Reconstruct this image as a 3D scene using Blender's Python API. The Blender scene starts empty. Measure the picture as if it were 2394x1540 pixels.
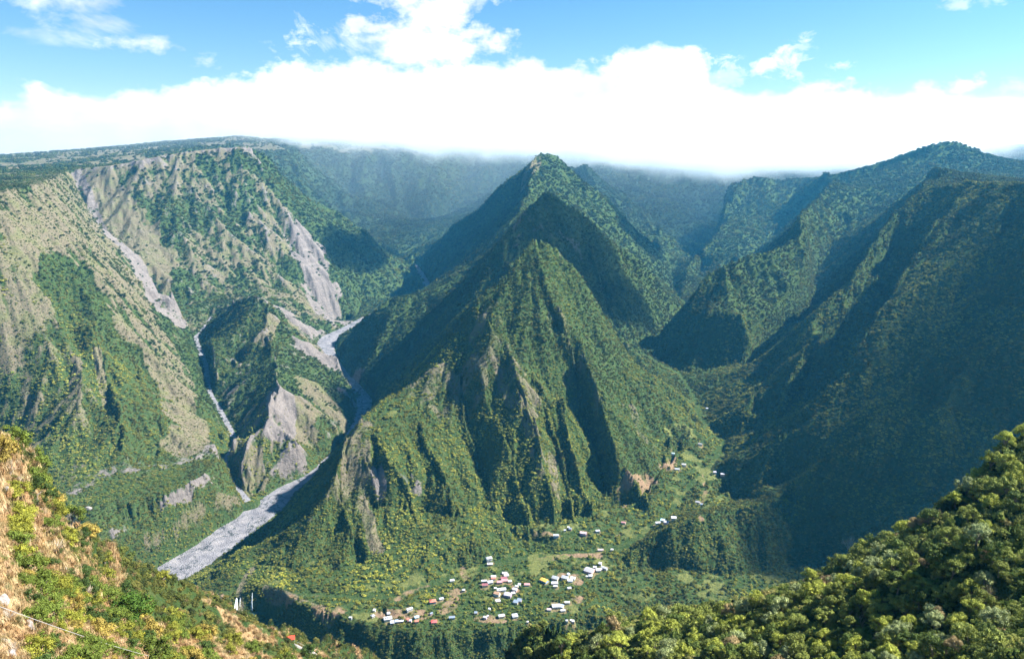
import bpy, math, random, sys, time
import numpy as np
T0=time.time()
QUAL = 1.0      # mesh density factor
# ------------------------------------------------------------------ camera, sky, sun
sc = bpy.context.scene
CZ = 740.0
F = 1775.0; TILT = math.radians(12.2); CU, CV = 1197.0, 770.0
cam_d = bpy.data.cameras.new("camera"); cam = bpy.data.objects.new("camera", cam_d)
sc.collection.objects.link(cam); sc.camera = cam
cam.location = (0, 0, CZ); cam.rotation_euler = (math.radians(90)-TILT, 0, 0)
cam_d.sensor_width = 36; cam_d.lens = 36*F/2394.0; cam_d.clip_start = 1; cam_d.clip_end = 60000
SUN_AZ = math.radians(80); SUN_EL = math.radians(44)   # azimuth from +Y towards +X
sun_d = bpy.data.lights.new("sun", 'SUN'); sun = bpy.data.objects.new("sun", sun_d)
sc.collection.objects.link(sun)
sun_d.energy = 5.0; sun_d.angle = math.radians(0.5); sun_d.color = (1.0, 0.95, 0.87)
sun.rotation_euler = (math.radians(90)-SUN_EL, 0, -SUN_AZ+math.pi)
world = bpy.data.worlds.new("World"); sc.world = world; world.use_nodes = True
sc.view_settings.view_transform = 'Standard'; sc.view_settings.look = 'None'
sc.view_settings.exposure = 1.88; sc.view_settings.gamma = 1.0
sc.render.engine = 'CYCLES'
sc.cycles.use_denoising = True
sc.cycles.max_bounces = 10; sc.cycles.diffuse_bounces = 2; sc.cycles.volume_bounces = 9; sc.cycles.transparent_max_bounces = 16
sc.cycles.use_fast_gi = False

def az_el(u, v):
    a = (u-1197.0)/F; b = (770.0-v)/F; c, t = math.cos(TILT), math.sin(TILT)
    x, y, z = a, c+b*t, -t+b*c
    return math.atan2(x, y), math.atan2(z, math.hypot(x, y))
SKY_STRENGTH = 0.046; CLOUD_LIGHT = 0.37
def build_world():
    nt = world.node_tree; nt.nodes.clear()
    def nd(t, **k):
        n = nt.nodes.new(t)
        for a, b in k.items(): setattr(n, a, b)
        return n
    def ma(op, a, b=0.0, c=0.0, clamp=False):
        m = nd('ShaderNodeMath', operation=op, use_clamp=clamp)
        for s_, v in zip(m.inputs, (a, b, c)):
            if isinstance(v, (int, float)): s_.default_value = v
            else: nt.links.new(v, s_)
        return m.outputs[0]
    out = nd('ShaderNodeOutputWorld'); bg = nd('ShaderNodeBackground')
    sky = nd('ShaderNodeTexSky'); sky.sky_type = 'NISHITA'; sky.sun_disc = False
    sky.sun_elevation = SUN_EL; sky.sun_rotation = SUN_AZ; sky.altitude = 1300; sky.air_density = 1.2; sky.dust_density = 0.4; sky.ozone_density = 2.5
    hs = nd('ShaderNodeHueSaturation'); hs.inputs['Saturation'].default_value = 1.36; hs.inputs['Hue'].default_value = 0.502; hs.inputs['Value'].default_value = SKY_STRENGTH
    nt.links.new(sky.outputs[0], hs.inputs['Color'])
    tc = nd('ShaderNodeTexCoord'); sep = nd('ShaderNodeSeparateXYZ'); nt.links.new(tc.outputs['Generated'], sep.inputs[0])
    X_, Y_, Z_ = sep.outputs
    az = ma('ARCTAN2', X_, Y_); el = ma('ARCSINE', Z_)
    cb = nd('ShaderNodeCombineXYZ'); nt.links.new(az, cb.inputs[0]); nt.links.new(ma('MULTIPLY', el, 1.5), cb.inputs[1])
    def noi(scale, det, rough, dist=0.0, off=0.0):
        n = nd('ShaderNodeTexNoise'); n.inputs['Scale'].default_value = scale; n.inputs['Detail'].default_value = det; n.inputs['Roughness'].default_value = rough; n.inputs['Distortion'].default_value = dist
        mp = nd('ShaderNodeMapping'); mp.inputs['Location'].default_value = (off, off*0.7, off*1.3); nt.links.new(cb.outputs[0], mp.inputs[0]); nt.links.new(mp.outputs[0], n.inputs[0])
        return ma('SUBTRACT', n.outputs[0], 0.5)
    n1 = noi(16, 9, 0.62); n2 = noi(7, 8, 0.6, 0.4, 3.1); n3 = noi(45, 6, 0.6, 0.2, 7.7); n4 = noi(32, 8, 0.68, 0.3, 1.7)
    # top outline of the cloud bank, azimuth -> elevation
    fc = nd('ShaderNodeFloatCurve'); cv = fc.mapping.curves[0]
    pts = [(-300,240),(0,238),(45,222),(90,210),(130,228),(180,222),(250,228),(350,205),(500,192),(610,175),(660,158),(740,150),(850,142),(960,158),(1080,160),(1180,140),(1240,138),(1300,158),(1420,152),(1450,110),(1500,100),(1560,115),(1620,128),(1680,188),(1760,214),(1990,211),(2100,225),(2140,190),(2190,200),(2230,225),(2300,240),(2394,236),(2700,240)]
    A0, A1, E1 = math.radians(-45), math.radians(45), math.radians(30)
    P = []
    for u, v in pts:
        a, e = az_el(u, v); P.append(((a-A0)/(A1-A0), e/E1))
    while len(cv.points) < len(P): cv.points.new(0.5, 0.5)
    for q, p in zip(cv.points, P): q.location = p; q.handle_type = 'AUTO'
    fc.mapping.update()
    nt.links.new(ma('MULTIPLY_ADD', az, 1/(A1-A0), -A0/(A1-A0)), fc.inputs['Value'])
    top = ma('MULTIPLY', fc.outputs[0], E1)
    d = ma('SUBTRACT', top, el)
    d = ma('ADD', d, ma('MULTIPLY', n1, 0.060)); d = ma('ADD', d, ma('MULTIPLY', n3, 0.026)); d = ma('ADD', d, ma('MULTIPLY', n2, 0.03))
    bank = ma('MULTIPLY_ADD', d, 85, 0.45, clamp=True)
    masks = [bank]
    def puff(u, v, ru, rv, dens, soft, nz, amp, rot=0.0):
        a, e = az_el(u, v); a2, _ = az_el(u+ru, v); _, e2 = az_el(u, v-rv)
        ra, re = abs(a2-a), abs(e2-e)
        dx = ma('MULTIPLY_ADD', az, 1/ra, -a/ra); dy = ma('MULTIPLY_ADD', el, 1/re, -e/re)
        if rot: dy = ma('ADD', dy, ma('MULTIPLY', dx, rot))
        r = ma('SQRT', ma('ADD', ma('MULTIPLY', dx, dx), ma('MULTIPLY', dy, dy)))
        f = ma('ADD', ma('SUBTRACT', 0.62, ma('MULTIPLY', r, 0.75)), ma('MULTIPLY', nz, amp))
        masks.append(ma('MULTIPLY', ma('MULTIPLY_ADD', f, soft, 0.0, clamp=True), dens))
    puff(930, 80, 210, 85, 0.97, 2.6, n2, 3.6); puff(1030, 20, 150, 75, 1.0, 3, n2, 3.2); puff(850, 60, 130, 55, 0.8, 2.2, n1, 4.5); puff(1090, 110, 140, 60, 0.95, 2.2, n1, 3.4); puff(960, 0, 180, 40, 0.8, 2, n1, 4)
    puff(250, 55, 250, 60, 0.85, 1.3, n2, 4.4); puff(190, 5, 230, 60, 0.95, 1.4, n2, 3.8); puff(330, 100, 120, 30, 0.7, 1.6, n1, 4.0); puff(50, 78, 140, 34, 0.6, 1.2, n2, 3.5); puff(480, 150, 60, 22, 0.35, 1.6, n3, 4)
    puff(1800, 145, 150, 36, 0.8, 1.3, n4, 5.5); puff(1715, 178, 80, 24, 0.5, 1.5, n4, 5); puff(1570, 165, 100, 40, .6, 1.5, n1, 5); puff(2260, 5, 90, 22, 0.5, 1.3, n4, 5); puff(2260, 198, 100, 24, 0.8, 1.5, n4, 5); puff(2370, 205, 90, 24, 0.6, 1.5, n4, 5); puff(1880, 115, 50, 14, 0.4, 1.4, n4, 5)
    m = masks[0]
    for k in masks[1:]: m = ma('MAXIMUM', m, k)
    # a few thinner, greyer folds inside the cloud
    g = ma('ADD', ma('MULTIPLY_ADD', n2, 1.1, 1.0), ma('MULTIPLY', n1, 0.7))
    col = nd('ShaderNodeCombineColor'); 
    gg = ma('MULTIPLY', g, CLOUD_LIGHT)
    nt.links.new(ma('MULTIPLY', gg, 0.97), col.inputs[0]); nt.links.new(ma('MULTIPLY', gg, 0.985), col.inputs[1]); nt.links.new(gg, col.inputs[2])
    mx = nd('ShaderNodeMix', data_type='RGBA'); nt.links.new(m, mx.inputs[0]); nt.links.new(hs.outputs[0], mx.inputs[6]); nt.links.new(col.outputs[0], mx.inputs[7])
    nt.links.new(mx.outputs[2], bg.inputs[0]); bg.inputs[1].default_value = 1.0
    nt.links.new(bg.outputs[0], out.inputs[0])
build_world()

# ------------------------------------------------------------------ where the photograph's points lie in the place
cT, sT = math.cos(TILT), math.sin(TILT)
def ray(u, v):
    a = (u-CU)/F; b = (CV-v)/F
    return np.array((a, cT+b*sT, -sT+b*cT))
def PY(u, v, Y):
    if Y > 3000: Y += (Y-3000)*0.6
    d = ray(u, v); s = Y/d[1]; return (d[0]*s, Y, CZ+d[2]*s)
def PZ(u, v, z):
    d = ray(u, v); s = (z-CZ)/d[2]; return (d[0]*s, d[1]*s, z)
def L(*pts):
    out = []
    for p in pts:
        if len(p) == 4: out.append(PZ(p[0], p[1], p[3]))      # (u, v, None, z)
        elif p[0] == 'w': out.append(p[1:])
        else: out.append(PY(*p))
    return out
def W(*pts): return [tuple(map(float, p)) for p in pts]
def PS(u, v, s_):
    d = ray(u, v); return (d[0]*s_, d[1]*s_, CZ+d[2]*s_)
N = None
RIVER = L((140,1470,N,-152),(300,1405,N,-148),(362,1366,N,-145),(430,1325,N,-141),(500,1280,N,-136),(555,1238,N,-131),(620,1190,N,-122),(670,1150,N,-113),(730,1118,N,-104),(790,1062,N,-92),(835,1000,N,-78),(850,960,N,-66),(850,925,N,-56),(820,895,N,-46),(785,850,N,-32),(762,812,N,-18),(775,790,N,-8),(815,770,N,4),(880,735,N,20),(960,700,N,45),(1000,680,N,62),(985,640,N,90),(960,610,N,115))
RIVW = [45,48,48,48,47,46,42,36,28,20,17,22,22,18,16,30,42,40,30,22,18,15,10]
SIDE = L((580,1172,N,-112),(560,1148,N,-100),(532,1110,N,-86),(530,1070,N,-72),(548,1030,N,-55),(515,960,N,-30),(490,915,N,-10),(480,850,N,25),(458,795,N,60),(470,775,N,75),(495,740,N,110))
SIDW = [7,6,4,4,6,6,6,8,8,5,3]
STREAM = L((605,1379,N,-12),(640,1386,N,-9),(700,1390,N,-8),(900,1398,N,-5),(1000,1370,N,-2),(1130,1325,N,4),(1270,1300,N,10),(1400,1290,N,14),(1480,1262,N,22),(1560,1200,N,35),(1620,1130,N,55),(1680,1060,N,70),(1690,1020,N,82),(1640,985,N,92),(1620,930,N,112),(1590,880,N,135),(1540,850,N,150),(1500,820,N,160),(1530,800,N,172),(1560,760,N,185),(1600,720,2960),(1585,690,3200),(1572,662,3500),(1560,600,3900),(1530,540,4400),(1490,480,5000))
GORGE = W((-470,1205,-58),(-400,1150,-72),(-330,1085,-86),(-230,1035,-100),(-100,1005,-118),(60,1000,-125))
FEAT = [
 RIVER, SIDE,
 L((455,790,N,62),(400,735,N,130),(370,680,N,205),(335,600,3250),(250,555,3360),(205,490,3480),(168,408,3650)),
 # --- left cliff mountain: rim
 L((168,396,3690),(260,388,3650),(330,372,3700),(440,352,3800),(520,343,3850),(592,340,3900),(635,368,3950),(665,410,4000),(720,455,4080),(800,512,4200),(850,535,4150),(900,580,4050),(945,620,3950),(992,662,3900),(985,672,3960,)),
 # foot of the cliff
 L((395,650,3200),(430,700,3180),(480,705,3200),(540,690,3260),(620,678,3320),(700,690,3350)),
 L((700,690,3350),(740,735,3380),(775,770,3420),(835,745,3560),(850,690,3700),(900,700,3700),(960,690,3850)),
 # crest between bare face and green face
 L((592,340,3900),(640,440,3800),(700,520,3720),(745,590,3650),(790,660,3560),(830,738,3500)),
 # ledge
 L((520,712,3120),(600,705,3150),(640,720,3100)),
 # --- knob mountain
 L((545,700,3000),(600,688,2950),(625,705,2900),(620,760,2750),(640,830,2520),(650,900,2230),(625,960,2080),(580,1040,1950),(560,1090,1900),(590,1160,1850)),
 L((625,705,2900),(680,760,2850),(720,800,2780),(790,840,2700),(850,870,2620),(862,900,2560)),
 L((650,900,2230),(740,960,2230),(800,1000,2180),(830,1000,2150)),
 L((625,960,2080),(690,1040,1990),(735,1090,1930)),
 L((480,790,2750),(500,870,2500),(560,860,2600)),
 # benches above the river at knob's foot
 L((600,1140,1880),(660,1110,1900),(735,1095,1925)),
 # terrace between cliff and stream
 L((400,680,3000),(420,730,2900),(465,775,2850)),
 # --- near left mountain
 L((-250,440,1900),(-80,452,2150),(0,450,2300),(60,440,2600),(110,425,2850),(145,408,3300),(160,402,3600)),
 # right silhouette of lit face down to stream
 L((160,402,3600),(215,520,3200),(265,600,2980),(330,690,2800),(400,770,2700),(440,820,2620),(470,890,2430),(485,930,2330),(525,1010,2100)),
 # inner crest between green front and bare right face
 L((110,425,2850),(130,520,2500),(210,600,2380),(262,670,2330),(300,760,2270),(315,860,2150),(350,930,2040),(385,980,1950),(370,1050,1850),(340,1085,1790)),
 # foot of its front
 L((-100,1060,1900),(0,1040,1850),(60,1110,1700),(150,1175,1560),(250,1150,1620),(330,1115,1700),(430,1095,1780),(500,1050,1900),(535,1015,2040)),
 L((340,1085,1790),(420,1070,1830),(500,1030,1960)),
 # spurs of its front
 L((210,680,2250),(240,830,2060),(290,1000,1830),(300,1080,1750)),
 # terraces between its foot and the river
 L((150,1200,1500),(280,1190,1560),(400,1150,1640),(480,1110,1740),(545,1060,1900)),
 L((200,1300,1450),(300,1270,1490),(400,1260,1560),(460,1225,1620),(560,1170,1760)),
 # --- central mountain: main crest going back
 L((830,1400,N,-4),(850,1310,1330),(822,1210,1400),(790,1130,1450),(790,1080,1490),(810,1010,1580),(850,975,1640),(930,915,1740),(1020,840,1810),(1085,770,1850),(1115,705,1880),(1180,646,1930),(1225,588,1970),(1250,553,2000),(1240,645,2160),(1205,650,2320),(1185,610,2430),(1185,545,2520),(1230,490,2620),(1285,446,2700),(1275,510,2850),(1235,530,3050),(1225,480,3300),(1235,425,3550),(1245,372,3750),(1262,357,3800),(1308,360,3850)),
 # left flank of the crest
 L((500,1335,N,-128),(600,1262,N,-122),(690,1185,N,-105)),
 # village-side left foot
 L((600,1380,N,-14),(700,1350,N,-6),(770,1330,N,-3)),
 L((395,1382,N,-140),(410,1368,N,-60),(500,1330,N,-25),(590,1315,N,-20),(680,1330,N,-10)),
 L((395,1410,N,-40),(480,1440,N,-60),(540,1420,N,-25),(560,1395,N,-15),(600,1378,N,-12)),
 # right crest of front mountain
 L((1250,553,2000),(1300,580,2020),(1340,620,2010),(1375,675,2000),(1430,760,1990),(1475,845,1980),(1510,865,2000),(1560,895,1990),(1605,935,1930),(1615,955,1880)),
 # spurs of the front
 L((1115,715,1880),(1180,800,1760),(1215,900,1650),(1255,990,1560),(1275,1090,1490),(1300,1180,1430)),
 L((1085,770,1850),(1130,900,1680),(1180,1010,1570),(1210,1100,1490),(1240,1210,1400)),
 L((950,905,1740),(980,1000,1600),(1020,1080,1520),(1060,1170,1440)),
 L((1250,553,2000),(1290,700,1870),(1370,850,1760),(1410,930,1680),(1440,1050,1560),(1500,1130,1500),(1510,1160,1480)),
 L((1310,930,1660),(1330,1020,1575),(1360,1140,1480),(1385,1170,1450)),
 L((850,975,1640),(900,1060,1500),(950,1120,1470),(960,1170,1440)),
 # gullies of the front
 L((1080,880,1755),(1090,1000,1630),(1130,1100,1540),(1150,1195,1455)),
 L((1245,900,1695),(1290,1000,1600),(1320,1100,1520),(1340,1190,1445)),
 L((1330,850,1825),(1370,960,1735),(1395,1060,1645),(1420,1170,1520)),
 # foot
 L((880,1180,1450),(960,1180,1435),(1060,1195,1430),(1150,1210,1420),(1250,1225,1410),(1330,1205,1440),(1420,1185,1480),(1500,1170,1500),(1545,1100,1600),(1575,1020,1700)),
 # talus
 L((850,1310,1330),(920,1330,1290),(1000,1290,1320),(1130,1280,1340)),
 # valley: stream at the foot
 STREAM,
 # valley floor west bank and terraces
 L((1545,1100,N,66),(1590,1040,N,84),(1620,1000,N,104)),
 # hollows behind the crests, so each summit stands clear of the next
 L((1280,690,2200),(1350,770,2210),(1400,840,2190),(1450,900,2150),(1500,920,2120)),
 L((1330,540,2920),(1400,610,3000),(1500,690,3100),(1560,735,3080)),
 L((1345,470,4080),(1400,520,4130),(1470,590,4160),(1540,660,4100)),
 L((740,530,4350),(800,590,4450),(860,620,4480),(950,690,4300)),
 L((1950,820,2250),(2010,730,2380),(2080,640,2480),(2145,560,2620)),
 L((1660,730,2620),(1730,690,2720),(1800,670,2780),(1870,640,2880)),
 L((1700,520,5000),(1660,600,4300),(1620,660,3500)),
 # village ground
 L((760,1425,N,-2),(860,1450,N,-6),(950,1475,N,-8),(1050,1490,N,-12),(1150,1480,N,-8),(1280,1465,N,-6),(1400,1440,N,-4),(1550,1400,N,0),(1700,1370,N,8)),
 L((900,1425,N,0),(1050,1400,N,3),(1200,1380,N,6),(1350,1350,N,8),(1450,1340,N,8)),
 # gorge in front of the village
 L((690,1405,N,-6),(760,1428,N,-4),(800,1448,N,-4),(860,1472,N,-8),(920,1492,N,-14)),
 GORGE,
 # --- hump at right and right wall
 L((1475,1275,N,40),(1500,1255,1330),(1560,1232,1345),(1650,1200,1370),(1760,1180,1390),(1860,1165,1400),(1900,1100,1400),(1990,1020,1420),(2150,810,1560),(2300,600,1750),(2394,440,1880)),
 L((1470,1320,N,10),(1600,1330,N,8),(1700,1345,N,8),(1840,1335,N,10),(1950,1300,N,20)),
 L((1700,1152,1552),(1720,1105,1570),(1790,1045,1570),(1870,1000,1550),(1960,900,1600),(2010,800,1680),(2070,700,1770),(2130,600,1880),(2200,500,2020),(2255,440,2140)),
 L((1700,1158,1545),(1760,1165,1500),(1800,1140,1500),(1880,1060,1510)),
 L((1790,905,1900),(1830,850,1930),(1920,720,2000),(1980,665,2060),(2010,610,2120),(2060,535,2210),(2100,480,2300),(2145,447,2400)),
 L((1760,920,1830),(1770,960,1790),(1780,1010,1700),(1720,1060,1640)),
 L((1840,900,1800),(1880,820,1850),(1960,740,1900),(2050,640,1980)),
 # rim of right plateau
 L((2700,420,1500),(2500,425,1750),(2394,430,1900),(2280,428,2150),(2200,432,2300),(2145,447,2400),(2165,425,2550),(2220,400,2700),(2180,392,3000)),
 L((1960,1000,1640),(1990,930,1700),(2030,850,1750),(2080,770,1850),(2140,680,1980),(2200,600,2120)),
 L((1800,1000,1700),(1850,930,1790),(1910,840,1880),(1970,760,1960),(2030,670,2080),(2090,580,2230)),
 # far side gully between right spur and knoll
 L((1740,860,N,160),(1790,790,N,215),(1830,760,N,240),(1900,720,2650),(1905,650,2900),(1950,560,3200),(2050,470,3500)),
 # knoll mountain
 L((1530,840,2330),(1560,800,2340),(1600,740,2370),(1640,660,2420),(1660,635,2450),(1730,598,2500),(1800,585,2560),(1860,560,2640),(1888,520,2750),(1870,500,2950),(1905,470,3300),(1950,420,3700)),
 L((1730,740,2230),(1780,735,2280),(1830,700,2400),(1880,620,2580),(1890,560,2700)),
 L((1650,720,2300),(1730,740,2230),(1760,790,2200)),
 L((1530,850,2290),(1600,870,2190),(1680,860,2170),(1720,840,2200)),
 # long ridge to the peak
 L((1700,430,4800),(1755,412,4600),(1800,415,4600),(1870,418,4500),(1925,424,4350),(1945,416,4100),(2050,385,4050),(2130,350,4000),(2195,332,4000),(2240,330,4000),(2300,360,4050),(2380,402,4100),(2500,420,4200)),
 L((1945,416,4100),(1900,480,3800),(1850,560,3500),(1800,640,3250),(1770,690,3100)),
 L((1755,412,4600),(1700,490,4300),(1660,560,3950),(1610,620,3600),(1590,690,3150)),
 L((1870,418,4500),(1830,500,4200),(1780,580,3900),(1700,660,3400),(1620,700,3050)),
 L((1690,410,4700),(1740,530,4100),(1720,600,3700)),
 # second summit, right ridge
 L((1285,446,2700),(1330,475,2720),(1400,530,2760),(1500,610,2830),(1560,680,2880),(1600,716,2900)),
 L((1600,716,2900),(1585,750,2700),(1560,775,2600)),
 L((1330,475,2720),(1400,620,2550),(1470,740,2430),(1490,790,2380)),
 L((1400,640,2600),(1440,780,2330),(1500,800,2330)),
 L((1350,640,2420),(1420,760,2260),(1470,800,2240)),
 # third summit, right ridge and left ridge
 L((1308,360,3850),(1345,400,3850),(1400,440,3850),(1470,510,3850),(1540,590,3800),(1575,650,3700)),
 L((1245,372,3750),(1165,440,3850),(1085,505,3950),(1010,560,4050),(960,598,4100),(955,610,4120)),
 L((1165,440,3850),(1130,560,3500),(1080,640,3300),(1010,672,3700)),
 L((1250,380,3650),(1225,470,3300),(1130,620,2950),(1085,665,2950)),
 # left low green ridge
 L((1180,545,2480),(1100,645,2650),(1062,690,2800),(1000,690,2950),(920,695,3000),(880,725,2950),(840,760,2980),(795,805,3020)),
 L((920,695,3000),(890,800,2750),(870,880,2600)),
 L((1000,690,2950),(960,800,2650),(920,880,2450)),
 # back walls, rising into the cloud
 L((960,600,4300),(900,580,4500),(840,540,4900),(780,500,5100)),
 W((-8500,8800,640),(-7000,9000,690),(-5200,9300,800),(-4000,9200,900),(-2400,8900,1040),(-800,8900,1050),(1000,8800,1045),(3000,9000,1045),(4200,8700,1045)),
 L((600,322,5600),(650,335,5400),(690,358,5200),(725,420,5000),(770,480,4900),(790,500,4900)),
 L((890,345,6000),(870,410,5800),(800,480,5500)),
 L((890,345,6000),(920,420,5700),(980,510,5500),(1000,560,5400)),
 L((1040,345,6200),(1080,420,5900),(1140,460,5700)),
 L((1000,560,5350),(1100,480,5500),(1200,420,5500)),
 L((1330,378,4900),(1365,380,4900),(1400,400,4950),(1450,440,4900),(1520,520,4700),(1555,590,4400)),
 L((1490,480,5000),(1560,460,5300),(1640,470,5300)),
 # left plateau and skyline
 L((-250,385,6000),(0,384,6500),(80,376,6500),(160,362,6500),(250,350,6500),(350,335,6500),(450,328,6400),(550,320,6300),(600,322,5600)),
 L((0,405,4500),(150,385,4500),(300,362,4600),(450,345,4700),(590,330,4900)),
 L((-200,430,3000),(0,425,3000),(80,415,3300)),
 # --- left foreground slope
 W((0,0,728),(0,18,722),(-10,40,700)),
 L((-700,900,60),(-300,900,110),(-100,920,130),(0,985,145),(60,1080,170),(150,1200,215),(240,1290,260),(330,1368,320),(430,1412,380),(550,1450,450),(680,1490,540),(800,1535,640),(900,1570,700)),
 L((-300,1300,60),(0,1300,85),(150,1380,120),(300,1450,180),(450,1510,260),(600,1560,340)),
 L((-300,1540,38),(0,1540,52),(200,1560,75),(400,1600,110)),
 L((150,1240,200),(250,1380,230),(420,1480,270),(560,1520,340)),
 # --- right foreground slope
 [PS(*p) for p in ((3000,600,330),(2700,800,320),(2394,988,305),(2300,1060,298),(2200,1135,292),(2100,1205,295),(2000,1268,305),(1900,1310,325),(1800,1345,360),(1700,1375,385),(1600,1395,405),(1500,1415,425),(1400,1436,440),(1300,1470,455),(1160,1526,470),(1050,1568,475))],
 [PS(*p) for p in ((2700,1150,200),(2394,1270,192),(2200,1340,200),(2000,1405,222),(1850,1435,255),(1700,1462,288),(1500,1485,325),(1300,1515,365),(1180,1560,400))],
 [PS(*p) for p in ((2700,1540,135),(2394,1560,142),(2200,1560,160),(2000,1570,178),(1850,1570,200),(1700,1570,220),(1500,1575,255),(1300,1580,300))],
 # dale between the two foreground slopes
 W((22,60,645),(12,150,592),(0,300,500),(-10,450,375),(-10,600,230),(0,750,90),(10,900,-60)),
 # gorge behind the foreground slopes
 W((60,1000,-125),(250,1080,-40),(480,1080,20),(700,950,60),(900,700,140),(1200,400,250)),
 W((-1200,700,-60),(-900,1100,-150),(-760,1350,-150)),
]
# ------------------------------------------------------------------ relief: harmonic surface through ridges and stream lines
TH0, TH1 = math.radians(-50), math.radians(50)
R0, R1 = 16.0, 12500.0
NT = int(1400*QUAL); NR = int(2300*QUAL)
lr0, lr1 = math.log(R0), math.log(R1)
def rasterise(nt, nr):
    acc = np.zeros((nr, nt)); cnt = np.zeros((nr, nt))
    for ft in FEAT:
        P = np.array(ft, float)
        for a, b in zip(P[:-1], P[1:]):
            ta, tb = math.atan2(a[0], a[1]), math.atan2(b[0], b[1])
            ra, rb = math.log(math.hypot(a[0], a[1])+1e-3), math.log(math.hypot(b[0], b[1])+1e-3)
            n = int(3+2*max(abs(ta-tb)/(TH1-TH0)*nt, abs(ra-rb)/(lr1-lr0)*nr))+8
            s = np.linspace(0, 1, n)[:, None]; q = a*(1-s)+b*s
            th = np.arctan2(q[:, 0], q[:, 1]); lr = np.log(np.hypot(q[:, 0], q[:, 1])+1e-3)
            j = np.round((th-TH0)/(TH1-TH0)*(nt-1)).astype(int); i = np.round((lr-lr0)/(lr1-lr0)*(nr-1)).astype(int)
            ok = (j >= 0) & (j < nt) & (i >= 0) & (i < nr)
            np.add.at(acc, (i[ok], j[ok]), q[ok, 2]); np.add.at(cnt, (i[ok], j[ok]), 1)
    m = cnt > 0; acc[m] /= cnt[m]
    return m, acc
def resize(A, nr, nt):
    r, t = A.shape
    y = np.linspace(0, r-1, nr); x = np.linspace(0, t-1, nt)
    y0 = np.minimum(y.astype(int), r-2); x0 = np.minimum(x.astype(int), t-2)
    fy = (y-y0)[:, None]; fx = (x-x0)[None]
    B = A[y0]*(1-fy)+A[y0+1]*fy
    return B[:, x0]*(1-fx)+B[:, x0+1]*fx
def solve():
    H = None; lv = []
    nt, nr = NT, NR
    while nt > 24 and nr > 24: lv.append((nr, nt)); nt //= 2; nr //= 2
    for k, (nr, nt) in enumerate(reversed(lv)):
        m, val = rasterise(nt, nr)
        H = np.full((nr, nt), val[m].mean()) if H is None else resize(H, nr, nt)
        H[m] = val[m]
        dth = (TH1-TH0)/(nt-1); dlr = (lr1-lr0)/(nr-1)
        wt, wr = 1/dth**2, 1/dlr**2; s = 2*(wt+wr); wt /= s; wr /= s
        it = 800 if nr*nt < 30000 else (160 if nr*nt < 400000 else 40)
        H = H.astype(np.float32)
        for _ in range(it):
            G = np.pad(H, 1, mode='edge')
            Nw = wt*(G[1:-1, :-2]+G[1:-1, 2:])+wr*(G[:-2, 1:-1]+G[2:, 1:-1])
            Nw[m] = val[m]; H = Nw
    return H.astype(np.float64), m
H, MASK = solve()
TH = np.linspace(TH0, TH1, NT)[None]*np.ones((NR, 1)); RR = np.exp(np.linspace(lr0, lr1, NR))[:, None]*np.ones((1, NT))
X = RR*np.sin(TH); Y = RR*np.cos(TH)
DTH = (TH1-TH0)/(NT-1); DLR = (lr1-lr0)/(NR-1)
def blur(A, n=1):
    for _ in range(n):
        G = np.pad(A, 1, mode='edge')
        A = (G[1:-1, 1:-1]*2+G[:-2, 1:-1]+G[2:, 1:-1]+G[1:-1, :-2]+G[1:-1, 2:])/6
    return A
def grad(A):
    dr = np.gradient(A, axis=0)/(DLR*RR); dt = np.gradient(A, axis=1)/(DTH*RR)
    s, c = np.sin(TH), np.cos(TH)
    return dr*s+dt*c, dr*c-dt*s
def hsh(ix, iy, k):
    n = (ix.astype(np.int64)*374761393+iy.astype(np.int64)*668265263+k*1274126177) & 0xffffffff
    n = ((n ^ (n >> 13))*1274126177) & 0xffffffff
    n = n ^ (n >> 16)
    return (n & 0xffffff)/float(0x1000000)
def vnoise(x, y, k=0):
    ix = np.floor(x); iy = np.floor(y); fx = x-ix; fy = y-iy
    ux = fx*fx*(3-2*fx); uy = fy*fy*(3-2*fy)
    a = hsh(ix, iy, k); b = hsh(ix+1, iy, k); c = hsh(ix, iy+1, k); d = hsh(ix+1, iy+1, k)
    return (a*(1-ux)+b*ux)*(1-uy)+(c*(1-ux)+d*ux)*uy
def fbm(x, y, o=4, k=0):
    s = 0; a = 0.5; t = 0
    for i in range(o):
        s = s+a*vnoise(x*2**i+17.3*i, y*2**i-9.1*i, k+i); t += a; a *= 0.5
    return s/t
def gully(cell, amp, k):
    global H
    gx, gy = grad(blur(H, 2)); g = np.hypot(gx, gy)+1e-6
    sx, sy = -gy/g, gx/g
    px, py = X/cell, Y/cell; ix = np.floor(px); iy = np.floor(py)
    s = np.zeros_like(H); ws = np.zeros_like(H)
    for dx in (-1, 0, 1):
        for dy in (-1, 0, 1):
            cx, cy = ix+dx, iy+dy
            ox = cx+0.5+0.7*(hsh(cx, cy, k)-0.5)-px; oy = cy+0.5+0.7*(hsh(cx, cy, k+1)-0.5)-py
            w = np.exp(-2.2*(ox*ox+oy*oy))
            s += w*np.cos((ox*sx+oy*sy)*2*math.pi*1.15); ws += w
    s = s/ws
    s = 1-2*np.abs(s)**0.8 if False else s
    fade = np.clip((g-0.12)/0.5, 0, 1.3)
    H = H+(s-0.25)*amp*cell*fade*np.clip(RR/400, 0, 1)

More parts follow.
